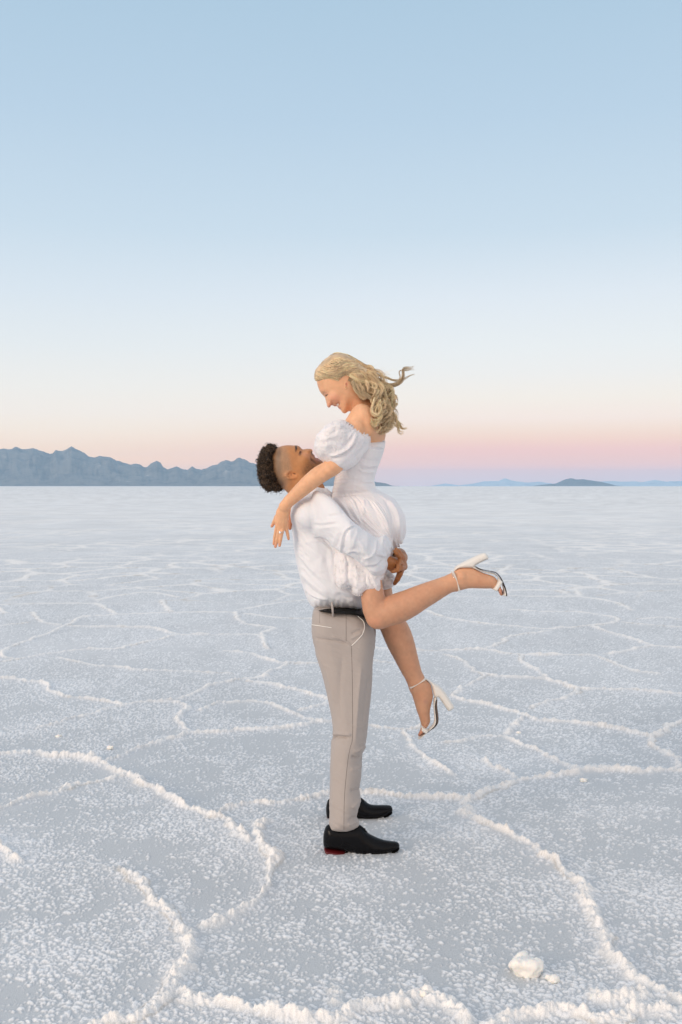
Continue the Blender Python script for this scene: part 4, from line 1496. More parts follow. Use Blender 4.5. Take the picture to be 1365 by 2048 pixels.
o2, _, _ = shoe([(330, 212), (312, 240), (299, 300), (298, 360), (304, 410), (318, 440), (430, 448), (560, 442), (650, 438), (760, 450), (850, 448), (950, 415), (1040, 370), (1060, 345),
                 (1050, 305), (1030, 290), (950, 288), (860, 288), (800, 280), (760, 255), (735, 230), (692, 196), (600, 200), (420, 210)],
                [(560, 436), (650, 440), (760, 448), (850, 446), (950, 415), (1040, 368), (1058, 352), (1056, 376), (970, 420), (860, 460), (760, 464), (650, 456), (560, 448)],
                [(300, 395), (304, 412), (420, 436), (540, 444), (535, 462), (420, 466), (316, 458)], FARD,
                [[(696, 200), (730, 235), (715, 250)], [(720, 225), (755, 262), (740, 275)]])
o2['label'] = 'far black shoe, set slightly back behind the near leg'

# ================================================================== WOMAN
wb = W(740, 1100, -.05)
w_base = np.array([float(wb[0]), Y0 - .05, float(W(745, 1255, -.2)[2])])

head_w = cW([(196, 330), (200, 370), (215, 430), (252, 530), (305, 635), (365, 705), (408, 738), (425, 775), (437, 830), (452, 890), (468, 965), (485, 1010), (515, 1036),
             (548, 1018), (585, 985), (635, 958), (655, 985), (685, 1004), (712, 985), (735, 990), (768, 1000), (772, 1030), (815, 1068), (850, 1092), (868, 1130), (905, 1175), (948, 1192), (992, 1178),
             (1025, 1140), (1070, 1112), (1120, 1070), (1175, 1020), (1300, 1060), (1500, 1100), (1560, 900), (1500, 700), (1470, 560), (1480, 350), (1440, 150), (1330, -40), (1180, -200), (1000, -310), (780, -370),
             (600, -350), (440, -260), (320, -120), (240, 40), (205, 200)])
wmoves = None
ELB = -.235
woman_prims = [
    Inflate(head_w, 0.0, .073, .074, k=.01, sm=1, blur=30),
    Ball(*cW([(1000, 390)])[0], -.070, .0055, .006, .013, k=.004, ang=8),
    # neck
    Chain([(706, 785, 0, 22), (722, 810, 0, 22), (740, 838, 0, 27)], k=.02),
    # torso
    Inflate([(702, 850), (712, 826), (726, 812), (748, 822), (766, 842), (773, 866), (769, 884), (764, 905), (756, 935), (746, 965), (748, 1000), (740, 1025), (700, 1020), (676, 1000), (674, 960), (676, 925), (680, 880)],
            0.0, .128, .085, k=.02, blur=30),
    # near shoulder and its blade
    Inflate([(720, 805), (707, 814), (698, 829), (690, 842), (686, 862), (700, 880), (730, 885), (752, 876), (760, 850), (752, 826), (738, 810)], -.115, .066, .055, k=.03, blur=30),
    Chain([(722, 846, .11, 24), (715, 852, .15, 23)], k=.03),
    # near arm
    Chain([(712, 858, -.155, 22), (690, 905, -.20, 19), (668, 931, ELB, 18.5), (655, 940, ELB, 17.6), (640, 949, -.232, 17.8), (626, 959.5, -.228, 17.2), (608, 975, -.22, 15.6), (592, 990, -.205, 13.6), (578, 1003, -.19, 12.0), (570, 1013, -.178, 11.2)], k=.01, sm=3),
    # hand: palm, four fingers, thumb
    Chain([(570, 1013, -.178, 11.0), (566, 1026, -.168, 12.6), (563.5, 1040, -.158, 12.8), (562.5, 1050, -.152, 12.4)], k=.008, ki=.01, ys=.55),
    Chain([(557, 1046, -.140, 4.8), (553.0, 1060, -.134, 4.0), (550.2, 1074, -.130, 3.5), (548.2, 1088, -.129, 2.9)], k=.004, ki=.003),
    Chain([(560, 1050, -.156, 4.8), (557.5, 1064, -.154, 4.1), (554.2, 1080, -.152, 3.6), (551.2, 1093.5, -.148, 3.0)], k=.004, ki=.003),
    Chain([(567, 1050, -.158, 4.7), (564.2, 1064, -.158, 4.0), (561.5, 1079, -.155, 3.5), (559.6, 1091.5, -.150, 2.9)], k=.004, ki=.003),
    Chain([(573.5, 1046, -.152, 4.3), (573.8, 1060, -.150, 3.6), (576.2, 1070, -.147, 3.2), (577.6, 1078, -.144, 2.7)], k=.004, ki=.003),
    Chain([(561, 1024, -.150, 5.6), (553.5, 1035, -.135, 5.0), (549, 1044, -.126, 4.2), (544.2, 1052.5, -.120, 3.0)], k=.007, ki=.003),
    # far arm round the back of his neck, its hand hanging behind the near one
    Chain([(715, 855, .155, 21), (668, 930, .20, 17.5), (626, 958, .15, 15.5), (592, 992, .06, 12.5), (586, 1008, .02, 10.5)], k=.01, ki=.01),
    Chain([(586, 1008, .02, 10), (584, 1022, .0, 9.5), (583, 1032, -.01, 8)], k=.008, ys=.7),
    Chain([(582.5, 1030, -.02, 4.6), (581.3, 1044, -.035, 4.0), (580.6, 1057, -.04, 3.3)], k=.004),
    Chain([(586, 1032, .0, 4.4), (587, 1050, .0, 3.6)], k=.004),
    # hips
    Chain([(718, 1005, 0, 26), (742, 1045, 0, 38)], k=.03, ys=1.3),
    # near thigh, knee and raised calf
    Chain([(736, 1060, -.10, 32), (735, 1120, -.15, 26), (741.5, 1160, -.190, 22.5), (746.5, 1195, -.205, 24.0), (752, 1222, -.208, 25.5), (758, 1233, -.208, 25.0)], k=.02, sm=2),
    Chain([(757, 1232, -.208, 24.5), (776, 1224, -.212, 29.0), (796, 1216.5, -.212, 30.0), (818, 1207, -.212, 28.0), (841, 1195, -.212, 25.0), (866, 1183, -.21, 21.8), (889, 1172, -.208, 18.6), (909, 1163.5, -.206, 17.4), (922, 1160, -.205, 17.0)], k=.012, sm=2),
    # far thigh, knee and hanging shin
    Chain([(748, 1060, .10, 38), (756, 1120, .10, 30), (758, 1180, .06, 25), (768, 1215, .03, 24), (780, 1240, .02, 24)], k=.02, ki=.012),
    Chain([(780, 1240, .02, 25), (792, 1262, .02, 27.8), (802, 1286, .02, 27.2), (812, 1312, .02, 23.5), (822, 1338, .02, 20.0), (831, 1358, .02, 17.2), (836, 1372, .02, 17.5)], k=.012, sm=2),
    # raised foot
    Inflate(cU([(150, 560), (215, 522), (262, 490), (300, 445), (345, 420), (460, 413), (595, 412), (700, 468), (820, 518), (920, 545), (990, 575), (1045, 630), (1052, 700), (1100, 740), (1125, 790), (1080, 840), (1035, 842), (960, 790),
                (850, 793), (700, 790), (570, 786), (480, 795), (360, 826), (290, 850), (200, 800), (120, 700)]), -.205, .036, .040, k=.012, blur=25),
    # lowered foot
    Inflate(cD([(150, 200), (208, 360), (245, 480), (290, 600), (350, 800), (385, 930), (430, 1040), (478, 1200), (500, 1300), (560, 1340), (620, 1310), (690, 1190), (695, 1120), (680, 1020), (690, 900), (715, 780), (762, 600), (742, 500), (728, 420), (705, 320),
                (650, 262), (590, 220), (550, 160), (520, 90), (300, 100)]), .02, .036, .040, k=.012, blur=25),
]
# toes, side by side through the depth of each foot
for i, (dd, ln, rr_) in enumerate(((-.030, .70, 3.0), (-.016, .84, 3.1), (-.003, .93, 3.2), (.010, 1.0, 3.3), (.026, 1.04, 4.2))):
    a = np.array(cU([(1060, 770)])[0]); b2 = np.array(cU([(1120, 850)])[0]) + np.array([0, 4.2])
    e = a + (b2 - a) * ln
    woman_prims.append(Chain([(a[0], a[1], -.205 + dd, 3.8), (a[0] * .4 + e[0] * .6 + 1.0, a[1] * .4 + e[1] * .6 - .6, -.205 + dd, rr_), (e[0], e[1], -.205 + dd, rr_ * .85)], k=.003, ki=.003))
    a = np.array(cD([(520, 1340)])[0]); b2 = np.array(cD([(455, 1470)])[0])
    e = a + (b2 - a) * ln
    woman_prims.append(Chain([(a[0], a[1], .02 + dd, 4.2), (a[0] * .4 + e[0] * .6 + .8, a[1] * .4 + e[1] * .6, .02 + dd, rr_), (e[0], e[1], .02 + dd, rr_ * .85)], k=.003, ki=.003))


def w_disp(V, N, q):
    y = V[:, 1] - Y0
    hd = (q[:, 1] < 830) & (np.abs(y) < .085)
    nr = y < 0
    def bmp(pt, rx, ry, ang, amp, soft=.9, m=hd, s=13.65):
        w = blob(q, pt[0], pt[1], rx / s, ry / s, ang, soft) * m
        V[:] += N * (w * amp)[:, None]
    g = lambda x, y_: cW([(x, y_)])[0]
    bmp(g(440, 650), 100, 60, 30, -.0045)      # eye hollow
    bmp(g(430, 665), 50, 38, 35, .0040, .5)    # closed lid
    bmp(g(350, 600), 90, 40, 50, .0025)        # brow
    bmp(g(650, 740), 150, 120, 30, .0055)      # smiling cheek
    bmp(g(600, 880), 45, 90, 70, -.0025)
    bmp(g(540, 930), 50, 65, 20, .0045, .6)    # nostril wing
    bmp(g(595, 960), 18, 50, 20, -.0035, .5)
    bmp(g(800, 900), 22, 70, -15, -.0030)
    bmp(g(740, 930), 60, 30, 60, -.0020, .5)   # mouth
    bmp(g(1000, 380), 16, 45, 8, -.003, .5)
    # knee, calf and ankle modelling
    al = np.ones(len(V), bool)
    bmp((752, 1246), 10, 6, 30, .0025, 1, nr, 1)
    bmp((925, 1153), 7, 6, 0, .005, .8, nr, 1)        # ankle bone
    bmp((940, 1148), 10, 5, 0, -.003, .8, nr, 1)
    bmp((848, 1398), 7, 10, 0, .004, .8, nr, 1)
    bmp((838, 1378), 5, 8, 0, -.003, .8, nr, 1)
    # collar-bone hollow and shoulder blade
    bmp((716, 822), 8, 18, 40, -.004, 1, nr, 1)
    bmp((748, 858), 9, 20, -20, .0035, 1, nr, 1)
    # hand tendons
    for a, b_ in (((567, 1022), (553, 1052)), ((569, 1024), (559, 1054)), ((571, 1026), (566, 1055)), ((574, 1028), (573, 1052))):
        fold(V, N, q, nr, [a, ((a[0] + b_[0]) / 2, (a[1] + b_[1]) / 2), b_], 1.2, .0011)
    # forearm muscle line near the elbow
    fold(V, N, q, nr, [(663, 916), (652, 925), (640, 938), (628, 950)], 4, -.0030)
    fold(V, N, q, nr, [(672, 930), (655, 945), (638, 960)], 5, .0020)
    # crease behind the bent knee
    fold(V, N, q, nr, [(771, 1188), (769, 1204), (767, 1220)], 2.2, -.004)


WS = np.array([.75, .415, .24])


def w_col(V, q, N):
    y = V[:, 1] - Y0
    C = np.tile(WS, (len(V), 1))
    leg = smooth(1090, 1190, q[:, 1])
    C = mixc(C, leg, (.56, .295, .18))
    C *= (1 + .09 * fbm(V, 20, 3, 3) + .08 * fbm(V, 85, 4, 2))[:, None] * (1 + np.array([0, .04, .06]) * fbm(V, 30, 9, 2)[:, None])
    hd = (q[:, 1] < 835) & (np.abs(y) < .09)
    def pt(cx, cy, rx, ry, ang, col, s, soft=.6):
        nonlocal C
        p = cW([(cx, cy)])[0]
        w = blob(q, p[0], p[1], rx / 13.65, ry / 13.65, ang, soft) * s * hd
        C = mixc(C, w, col)
    pt(670, 760, 170, 120, 25, (.80, .40, .29), .5, .9)      # cheek
    pt(520, 960, 60, 80, 0, (.80, .36, .26), .5, .8)         # nose tip
    pt(395, 612, 75, 18, 10, (.24, .15, .09), .55, .5)       # brow
    pt(420, 640, 60, 34, 40, (.46, .26, .20), .6, .6)        # lid shade
    pt(458, 690, 52, 14, -38, (.02, .012, .01), .98, .3)   # lashes
    pt(372, 650, 26, 12, 60, (.12, .07, .05), .6, .5)
    pt(590, 950, 10, 44, 24, (.42, .12, .06), .8, .5)        # nostril crease
    pt(690, 985, 46, 20, -30, (.58, .22, .18), .85, .4)      # upper lip
    pt(745, 905, 15, 48, 62, (.40, .14, .10), .7, .5)
    pt(805, 1035, 50, 22, 42, (.62, .24, .20), .85, .4)      # lower lip
    pt(762, 950, 36, 22, -58, (.82, .78, .72), .95, .3)      # teeth
    pt(810, 920, 12, 46, -12, (.40, .15, .09), .5, .5)
    pt(1005, 390, 26, 70, 8, (.64, .22, .14), .8, .4)        # ear
    pt(992, 385, 10, 34, 8, (.20, .05, .03), .8, .4)
    # knees, toes, knuckles and fingertips a little redder
    for (cx, cy, rx, ry, s) in ((750, 1245, 14, 9, .3), (1003, 1182, 5, 8, .6), (840, 1466, 7, 6, .6), (548.5, 1089, 4, 5, .5), (551.5, 1094, 4, 5, .5), (559.5, 1091, 4, 5, .5), (577.5, 1078, 4, 4, .5), (545, 1052, 4, 5, .6)):
        w = blob(q, cx, cy, rx, ry, 0, .7) * s
        C = mixc(C, w, (.66, .27, .17))
    # far hand glimpsed behind, and a bruise on the shin side of the foot
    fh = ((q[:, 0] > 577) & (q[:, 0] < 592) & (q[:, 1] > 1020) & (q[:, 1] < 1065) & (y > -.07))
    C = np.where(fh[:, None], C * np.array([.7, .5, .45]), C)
    w = blob(q, *cD([(585, 715)])[0], 4, 4, 0, .8) * .35
    C = mixc(C, w, (.40, .20, .17))
    return np.clip(C, 0.005, 1)


woman, wV, wF = finish('person', woman_prims, .0028, SKIN_W, None, w_base, w_disp, w_col)
woman.location = w_base
tag(woman, 'blonde smiling person in white puff-sleeved dress, held up in the other person\'s arms', 'person')
w_bvh = bvh_of(wV, wF)

# ------------------------------------------------------------------ dress
bodice = cB([(500, 360), (640, 290), (740, 262), (800, 277), (880, 312), (970, 350), (1060, 388), (1172, 440), (1165, 480), (1150, 560), (1110, 680), (1070, 780), (1035, 880), (1016, 960), (1024, 1010), (1046, 1090), (1075, 1180),
             (900, 1230), (640, 1230), (436, 1180), (448, 1100), (468, 1000), (482, 930), (492, 850), (450, 740), (420, 600), (440, 450)])
skirt_main = cA([(165, 200), (250, 150), (450, 120), (700, 110), (762, 128), (850, 165), (950, 213), (1040, 290), (1100, 388), (1145, 500), (1162, 620), (1142, 730), (1108, 822), (1055, 882), (1005, 932)]) + \
    [(782, 1120), (776, 1150), (768, 1165), (740, 1165), (712, 1150), (690, 1120), (676, 1080), (668, 1040), (661, 1010)]
skirt_low = [(676, 1070), (671, 1106), (670, 1135), (670.5, 1160), (675, 1174), (683, 1177), (692, 1175), (700, 1172.5), (703, 1180), (708, 1188), (716, 1191), (724, 1189), (731, 1184), (739, 1181.5), (746, 1185), (755, 1187.5), (764, 1186),
             (764.5, 1176), (768, 1150), (776, 1115), (784, 1070), (760, 1040), (700, 1040)]
skirt_far = [(758, 1130), (781, 1144), (790, 1152), (793.5, 1160), (790, 1168), (783, 1174), (774, 1177), (764, 1178), (750, 1170), (748, 1140)]
dress_pr = [
    Inflate(bodice, 0.0, .148, .072, k=.012, blur=30),
    Inflate(skirt_main, 0.0, .205, .105, k=.014, blur=40),
    Inflate(skirt_low, ('y', [(1040, -.10), (1110, -.165), (1190, -.185)]), .088, .050, k=.02, blur=15),
    Inflate(skirt_far, .02, .13, .03, k=.01, blur=10),
]
_ny = np.array([60, 200, 300, 400, 520, 690, 790, 900, 1000]); _xl = np.array([150, 160, 245, 310, 400, 600, 760, 860, 900.]); _xr = np.array([760, 905, 1050, 1110, 1152, 1155, 1125, 1040, 985.])


def dress_disp(V, N, q):
    near = (N[:, 1] < .35)
    x = (q[:, 0] - 640) * 6.825; y = (q[:, 1] - 960) * 6.825
    xl = np.interp(y, _ny, _xl); xr = np.interp(y, _ny, _xr)
    u = (x - xl) / (xr - xl)
    u = u + .015 * np.sin(y * .012 + u * 7)
    sk = smooth(985, 996, q[:, 1]) * (1 - smooth(1095, 1115, q[:, 1]))
    z = np.zeros(len(V))
    def n1(s, seed):
        return vnoise2(u * s, z + seed * 3.3 + .25 * (q[:, 1] / 90.0), seed)
    g = 1 - np.abs(n1(10, 5)) * 2.2
    g2 = 1 - np.abs(n1(23, 6)) * 2.2
    amp = .0035 + .0062 * smooth(990, 1050, q[:, 1])
    V += N * ((g * amp + g2 * .0032) * sk)[:, None]
    # gathers biting in at the waist and where her skirt is held
    V += N * (smooth(1070, 1096, q[:, 1]) * sk * .006 * np.sin(q[:, 0] * 1.1 + n1(6, 9) * 3))[:, None]
    def f(p, w, a, kind='ridge'): fold(V, N, q, near, p, w, a, kind)
    f(cA([(400, 240), (430, 330), (480, 430), (540, 560), (590, 650)]), 2.2, .0055)
    f(cA([(470, 230), (500, 350), (560, 480), (590, 560), (610, 660)]), 2.2, -.0080)
    f(cA([(600, 260), (600, 380), (590, 490), (560, 500)]), 2.4, .0060)
    f(cA([(650, 260), (720, 380), (790, 520), (860, 680)]), 3.4, -.0050)
    f(cA([(720, 260), (830, 400), (920, 560), (950, 720)]), 3.4, .0050)
    f(cA([(850, 240), (950, 360), (1000, 520), (1010, 700), (990, 850)]), 3.0, -.0060)
    f(cA([(930, 260), (1030, 420), (1060, 600), (1040, 780)]), 2.6, .0045)
    f(cA([(330, 240), (360, 330), (420, 440), (480, 540)]), 2.6, -.0045)
    f(cA([(640, 690), (700, 690), (760, 720), (800, 770)]), 3, -.0045)
    f(cA([(200, 250), (260, 330), (330, 420), (400, 500)]), 2.6, -.0050)
    # bodice: ruched midriff, princess seams and drag folds
    bx = (q[:, 0] - 600) * 6.825; by = (q[:, 1] - 820) * 6.825
    rz = smooth(820, 870, by) * (1 - smooth(1150, 1190, by)) * near
    w = by + 22 * np.sin(bx * .011) + 16 * vnoise2(bx * .012, by * .01, 31)
    left = 1 - smooth(760, 900, bx)
    V += N * (rz * (left * .85 + .25) * .0020 * (1 - 2.0 * np.abs(vnoise2(bx * .004, w * .052, 33))))[:, None]
    f(cB([(440, 1176), (560, 1172), (700, 1165), (850, 1150), (1050, 1150)]), 1.4, -.0055, 'crease')
    f(cB([(700, 1190), (735, 1080), (740, 980), (760, 880)]), 4.0, .0030)
    f(cB([(790, 820), (900, 855), (1000, 852), (1035, 840)]), 2.2, .0060)
    f(cB([(800, 780), (880, 815), (1000, 800), (1060, 770)]), 2.2, -.0055)
    f(cB([(810, 720), (920, 770), (1010, 770), (1070, 745)]), 2.4, .0045)
    f(cB([(830, 660), (930, 690), (1030, 700), (1090, 680)]), 2.6, -.0030)
    f(cB([(820, 960), (900, 985), (980, 980), (1015, 965)]), 1.6, .0045)
    f(cB([(820, 990), (900, 1003), (1010, 995)]), 1.6, -.0040)
    f(cB([(950, 480), (1010, 510), (1090, 510), (1160, 525)]), 1.4, .0045)
    f(cB([(950, 500), (1010, 528), (1090, 528), (1160, 542)]), 1.4, -.0050)
    f(cB([(1090, 440), (1075, 560), (1040, 700), (1000, 830)]), 1.2, -.0016, 'crease')
    # lace skirt front: deep flutes and the panel edge
    lo = smooth(1092, 1112, q[:, 1])
    V += N * (lo * .0024 * vnoise(V, 42, 12) + lo * .0012 * vnoise(V, 110, 13))[:, None]
    f(cL([(205, 380), (215, 560), (208, 740), (222, 880)]), 1.6, .0045)
    f(cL([(370, 560), (385, 680), (380, 800), (400, 900)]), 2.8, -.0110)
    f(cL([(350, 470), (380, 560), (400, 660)]), 2.0, -.0070)
    f(cL([(280, 480), (300, 650), (290, 850)]), 3.5, .0060)
    f(cL([(470, 620), (520, 760), (500, 950)]), 5.0, .0070)
    f(cL([(640, 720), (620, 850), (660, 960)]), 2.4, -.0060)
    f(cL([(700, 740), (740, 850), (830, 980)]), 2.4, .0050)
    f(cL([(660, 740), (700, 870), (770, 990)]), 2.0, -.0060)
    f(cL([(845, 790), (850, 860), (852, 940)]), 2.0, -.0100)
    f(cL([(870, 800), (940, 830), (1000, 810)]), 1.8, -.0040)
    f(cL([(870, 870), (940, 890), (990, 860)]), 1.8, .0040)


dress, dV, dF = finish('dress', dress_pr, .0031, SATIN, woman, w_base, dress_disp)
d_bvh = bvh_of(dV, dF)

puff = cB([(620, 150), (590, 133), (500, 134), (400, 178), (330, 228), (282, 298), (235, 338), (214, 378), (203, 440), (186, 490), (190, 555), (245, 640), (290, 680), (340, 712), (420, 762), (490, 818), (540, 834), (600, 834), (700, 800), (780, 748), (845, 645), (900, 565),
           (950, 490), (968, 410), (970, 347), (900, 310), (808, 272), (740, 222), (680, 184)])
puff_pr = [Inflate(puff, ('x', [(625, -.235), (680, -.205), (740, -.125)]), .082, .055, k=.01, blur=40)]


def puff_disp(V, N, q):
    near = N[:, 1] < .3
    V += N * (.0035 * fbm(V, 24, 41, 2) + .0010 * vnoise(V, 130, 44))[:, None]
    def f(p, w, a, kind='ridge'): fold(V, N, q, near, p, w, a, kind)
    f(cB([(390, 590), (430, 625), (500, 620), (600, 570), (680, 520), (720, 460), (750, 390), (800, 290)]), 2.6, .0120)
    f(cB([(400, 640), (450, 660), (540, 640), (630, 595), (710, 530), (760, 440), (810, 320)]), 3.0, -.0120)
    f(cB([(230, 390), (330, 370), (450, 300), (560, 260), (700, 240)]), 3.2, -.0050)
    f(cB([(215, 420), (320, 400), (420, 380), (560, 340)]), 3.2, .0050)
    f(cB([(540, 510), (600, 540), (650, 530), (700, 450), (740, 350), (780, 280)]), 2.2, .0070)
    f(cB([(560, 480), (620, 490), (670, 430), (720, 330)]), 2.4, -.0070)
    f(cB([(640, 440), (680, 360), (760, 260)]), 2.2, .0050)
    f(cB([(330, 500), (400, 470), (500, 480), (560, 540)]), 3.2, .0050)
    f(cB([(300, 300), (380, 250), (500, 220), (600, 230)]), 3.0, .0040)
    f(cB([(960, 470), (900, 540), (840, 610), (800, 700)]), 2.4, .0050)
    f(cB([(930, 430), (870, 520), (800, 600), (740, 700)]), 3.0, -.0040)
    f(cB([(720, 690), (650, 760), (560, 790)]), 4, .0040)
    f(cB([(300, 600), (360, 660), (440, 720), (520, 790)]), 3, -.0050)
    f(cB([(820, 300), (880, 340), (940, 380)]), 2.2, -.0040)
    # gathered upper edge
    d, u, s = line_dist(q, cB([(620, 160), (680, 190), (740, 228), (808, 278), (900, 316), (970, 352)]))
    V += N * (np.exp(-(d / 4.0) ** 2) * near * .0035 * np.sin(u * 60 + 2 * vnoise(V, 60, 3)))[:, None]
    # embroidered flowers as shallow relief on the upper part
    up = blob(q, *cB([(430, 400)])[0], 42, 36, 0, .4) * near
    V += N * (up * .0016 * np.sign(vnoise(V, 75, 51)) * smooth(.1, .25, np.abs(vnoise(V, 75, 51))))[:, None]


slv, pV, pF = finish('sleeve', puff_pr, .0028, SATIN, dress, w_base, puff_disp, label='near puffed sleeve with embroidery')
p_bvh = bvh_of(pV, pF)
far_puff = [Inflate([(p[0] + 12, p[1] + 4) for p in puff], ('x', [(625, .215), (680, .19), (740, .125)]), .075, .06, k=.01, blur=20)]
finish('sleeve', far_puff, .005, SATIN, dress, w_base, lambda V, N, q: V.__iadd__(N * (.004 * fbm(V, 24, 46, 2))[:, None]), label='far puffed sleeve')

# lace frill along the neckline
fr = drape(d_bvh, cB([(972, 366), (1030, 388), (1100, 416), (1160, 446)]), .002, 40)
fr2 = drape(p_bvh, cB([(640, 168), (690, 196), (745, 232), (808, 280), (880, 314), (962, 350)]), .001, 60)
for base_line, nm in ((fr, 'neck'), (fr2, 'edge')):
    if len(base_line) < 4: continue
    if nm == 'edge':
        wob = base_line + np.random.RandomState(3).normal(0, .0008, base_line.shape)
        tube_obj('lace_frill', wob, .0016, LACE, dress, w_base)
        continue
    n = len(base_line); P = []
    for i in range(n - 1):
        a, b2 = base_line[i], base_line[i + 1]
        tng = (b2 - a); l = np.linalg.norm(tng)
        if l > .05: continue
        up = np.array([0, -.25, 1.0]); up /= np.linalg.norm(up)
        th = np.linspace(0, math.pi, 7)
        hgt = .0022 + .002 * random.Random(i).random()
        P.append(a[None] + tng[None] * (.5 - .75 * np.cos(th))[:, None] + up[None] * (np.sin(th) * hgt)[:, None] + np.array([0, -.002, 0]) * np.sin(th * 2)[:, None])
    P = np.array(P)
    V_, Q_ = tubes(P, np.full(P.shape[:2], .0011), 4)
    make_mesh('lace_frill', V_, Q_, LACE, dress, base=w_base)

# scalloped lace hem: looped threads and beads
hem1 = drape(d_bvh, [(672, 1128), (671.5, 1160), (675.5, 1172.5), (683, 1175.5), (692, 1173.5), (700, 1171), (703.5, 1180), (708.5, 1186.5), (716, 1189), (724, 1187.5), (731, 1182.5), (739, 1180), (746, 1183.5), (755, 1186), (763, 1184.5), (763, 1176)], .0015, 110)
P = []
for i in range(0, len(hem1) - 3, 3):
    a, b2 = hem1[i], hem1[i + 3]
    if np.linalg.norm(b2 - a) > .06: continue
    tng = b2 - a
    dn = np.cross(tng, np.array([0, 1.0, 0])); dn /= max(np.linalg.norm(dn), 1e-9)
    if dn[2] > 0: dn = -dn
    th = np.linspace(0, math.pi, 9)
    P.append(a[None] + tng[None] * (.5 - .62 * np.cos(th))[:, None] + dn[None] * (np.sin(th) * .0055)[:, None])
    P.append(a[None] + tng[None] * (.5 - .5 * np.cos(th))[:, None] - dn[None] * (np.sin(th) * .006)[:, None] + np.array([0, -.001, 0]))
V_, Q_ = tubes(np.array(P), np.full(np.array(P).shape[:2], .0012), 4)
make_mesh('lace_trim', V_, Q_, LACE, dress, base=w_base)
# relief swirls of the lace panel
P = []
rs = np.random.RandomState(8)
for (cx, cy, r) in [(520, 640, 60), (560, 800, 75), (470, 900, 60), (620, 900, 55), (740, 880, 50), (290, 700, 45), (270, 850, 50), (800, 930, 35), (920, 830, 40), (480, 760, 40), (680, 800, 40), (300, 560, 40), (780, 800, 40), (960, 790, 30), (560, 700, 36), (240, 640, 30), (330, 880, 30), (540, 960, 30), (900, 760, 28)]:
    for k in range(3):
        ph0 = rs.rand() * 6.28; rr2 = r * rs.uniform(.5, 1.0)
        th = np.linspace(0, 5.2, 14)
        pts = cL(np.stack([cx + rs.uniform(-10, 10) + rr2 * np.cos(th + ph0) * (1 - .09 * th), cy + rs.uniform(-10, 10) + rr2 * .8 * np.sin(th + ph0) * (1 - .09 * th)], -1))
        dd_ = drape(d_bvh, pts, .0006, 20)
        if len(dd_) == 20 and np.abs(np.diff(dd_[:, 1])).max() < .02: P.append(dd_)
if P:
    V_, Q_ = tubes(np.array(P), np.full((len(P), 20), .0009), 4)
    merge_into(dress, make_mesh('embroidery', V_, Q_, LACE, dress, base=w_base))
P = []
for (cx, cy, r) in [(300, 300, 45), (380, 250, 50), (450, 330, 55), (300, 450, 50), (260, 540, 45), (400, 430, 60), (500, 420, 50), (560, 330, 50), (340, 580, 45), (640, 280, 40), (480, 200, 45), (570, 200, 35), (240, 400, 30), (430, 540, 50), (500, 560, 35), (620, 380, 40), (380, 330, 40), (300, 620, 30)]:
    for k in range(3):
        ph0 = rs.rand() * 6.28; rr2 = r * rs.uniform(.4, 1.0)
        th = np.linspace(0, 5.6, 16)
        pet = 1 + .25 * np.sin(th * 3 + ph0)
        pts = cB(np.stack([cx + rs.uniform(-12, 12) + rr2 * pet * np.cos(th + ph0), cy + rs.uniform(-12, 12) + rr2 * pet * np.sin(th + ph0)], -1))
        dd_ = drape(p_bvh, pts, .0003, 22)
        if len(dd_) == 22 and np.abs(np.diff(dd_[:, 1])).max() < .02: P.append(dd_)
V_, Q_ = tubes(np.array(P), np.full((len(P), 22), .0008), 4)
merge_into(slv, make_mesh('embroidery', V_, Q_, LACE, slv, base=w_base))


def beads(name, bvh, pts, r, mat, parent):
    Vs, Fs = [], []
    for p in pts:
        h = drape(bvh, [p, (p[0] + .01, p[1])], r * .5, 2)
        if len(h) < 1: continue
        c = h[0]
        th = np.arange(6) * math.pi / 3
        ring = np.stack([np.cos(th), -0 * th, np.sin(th)], -1) * r
        o = len(Vs) * 8
        v = np.vstack([c + ring, c + np.array([0, -r * .9, 0]), c + np.array([0, r * .9, 0])])
        Vs.append(v)
        for k in range(6):
            k2 = (k + 1) % 6
            Fs.append([o + k, o + k2, o + 6, o + 6]); Fs.append([o + k2, o + k, o + 7, o + 7])
    V_ = np.vstack(Vs); F_ = np.array(Fs)[:, :3]
    return make_mesh(name, V_, F_, mat, parent, base=w_base, smooth_shade=False)


SEQ = simple_mat('clear sequin', (.95, .95, .95), .08, coat=1, spec=1)
merge_into(slv, beads('sequins', p_bvh, cB([(410, 442), (262, 538), (405, 448), (375, 250), (350, 290), (300, 500), (330, 540), (480, 440), (370, 400), (250, 500), (520, 300), (430, 320), (590, 400), (290, 600), (640, 270), (460, 500), (310, 380)]), .0022, SEQ, slv))
merge_into(dress, beads('sequins', d_bvh, cL([(487, 662), (520, 655), (540, 690), (500, 700), (555, 680), (275, 885), (320, 900), (300, 870), (530, 720), (470, 690), (800, 960), (760, 950), (560, 720), (240, 860), (345, 890), (880, 890), (930, 885), (965, 870)]), .0022, SEQ, dress))

# ------------------------------------------------------------------ jewellery
c = W(*cW([(995, 490)])[0], -.081)
th = np.linspace(0, 2 * math.pi, 18)
ER = np.stack([c[0] + .0042 * np.cos(th), c[1] + .0016 * np.sin(th), c[2] + .0050 * np.sin(th)], -1)
tube_obj('earring', ER, .0009, GOLD, woman, w_base)
rc = W(564.2, 1064, -.158)
th = np.linspace(0, 2 * math.pi, 22)
ringp = np.stack([rc[0] + .0102 * np.cos(th), rc[1] + .0102 * np.sin(th), rc[2] + .0012 * np.cos(th)], -1)
rg = tube_obj('ring', ringp, .0010, SILVER, woman, w_base)
gp = W(560.6, 1064.4, -.168)
finish('stone', [Ball(560.2, 1064.6, -.1685, .0042, .0035, .0062, k=.002, ang=-8)], .0012, GEM, rg, w_base)

# ------------------------------------------------------------------ sandals


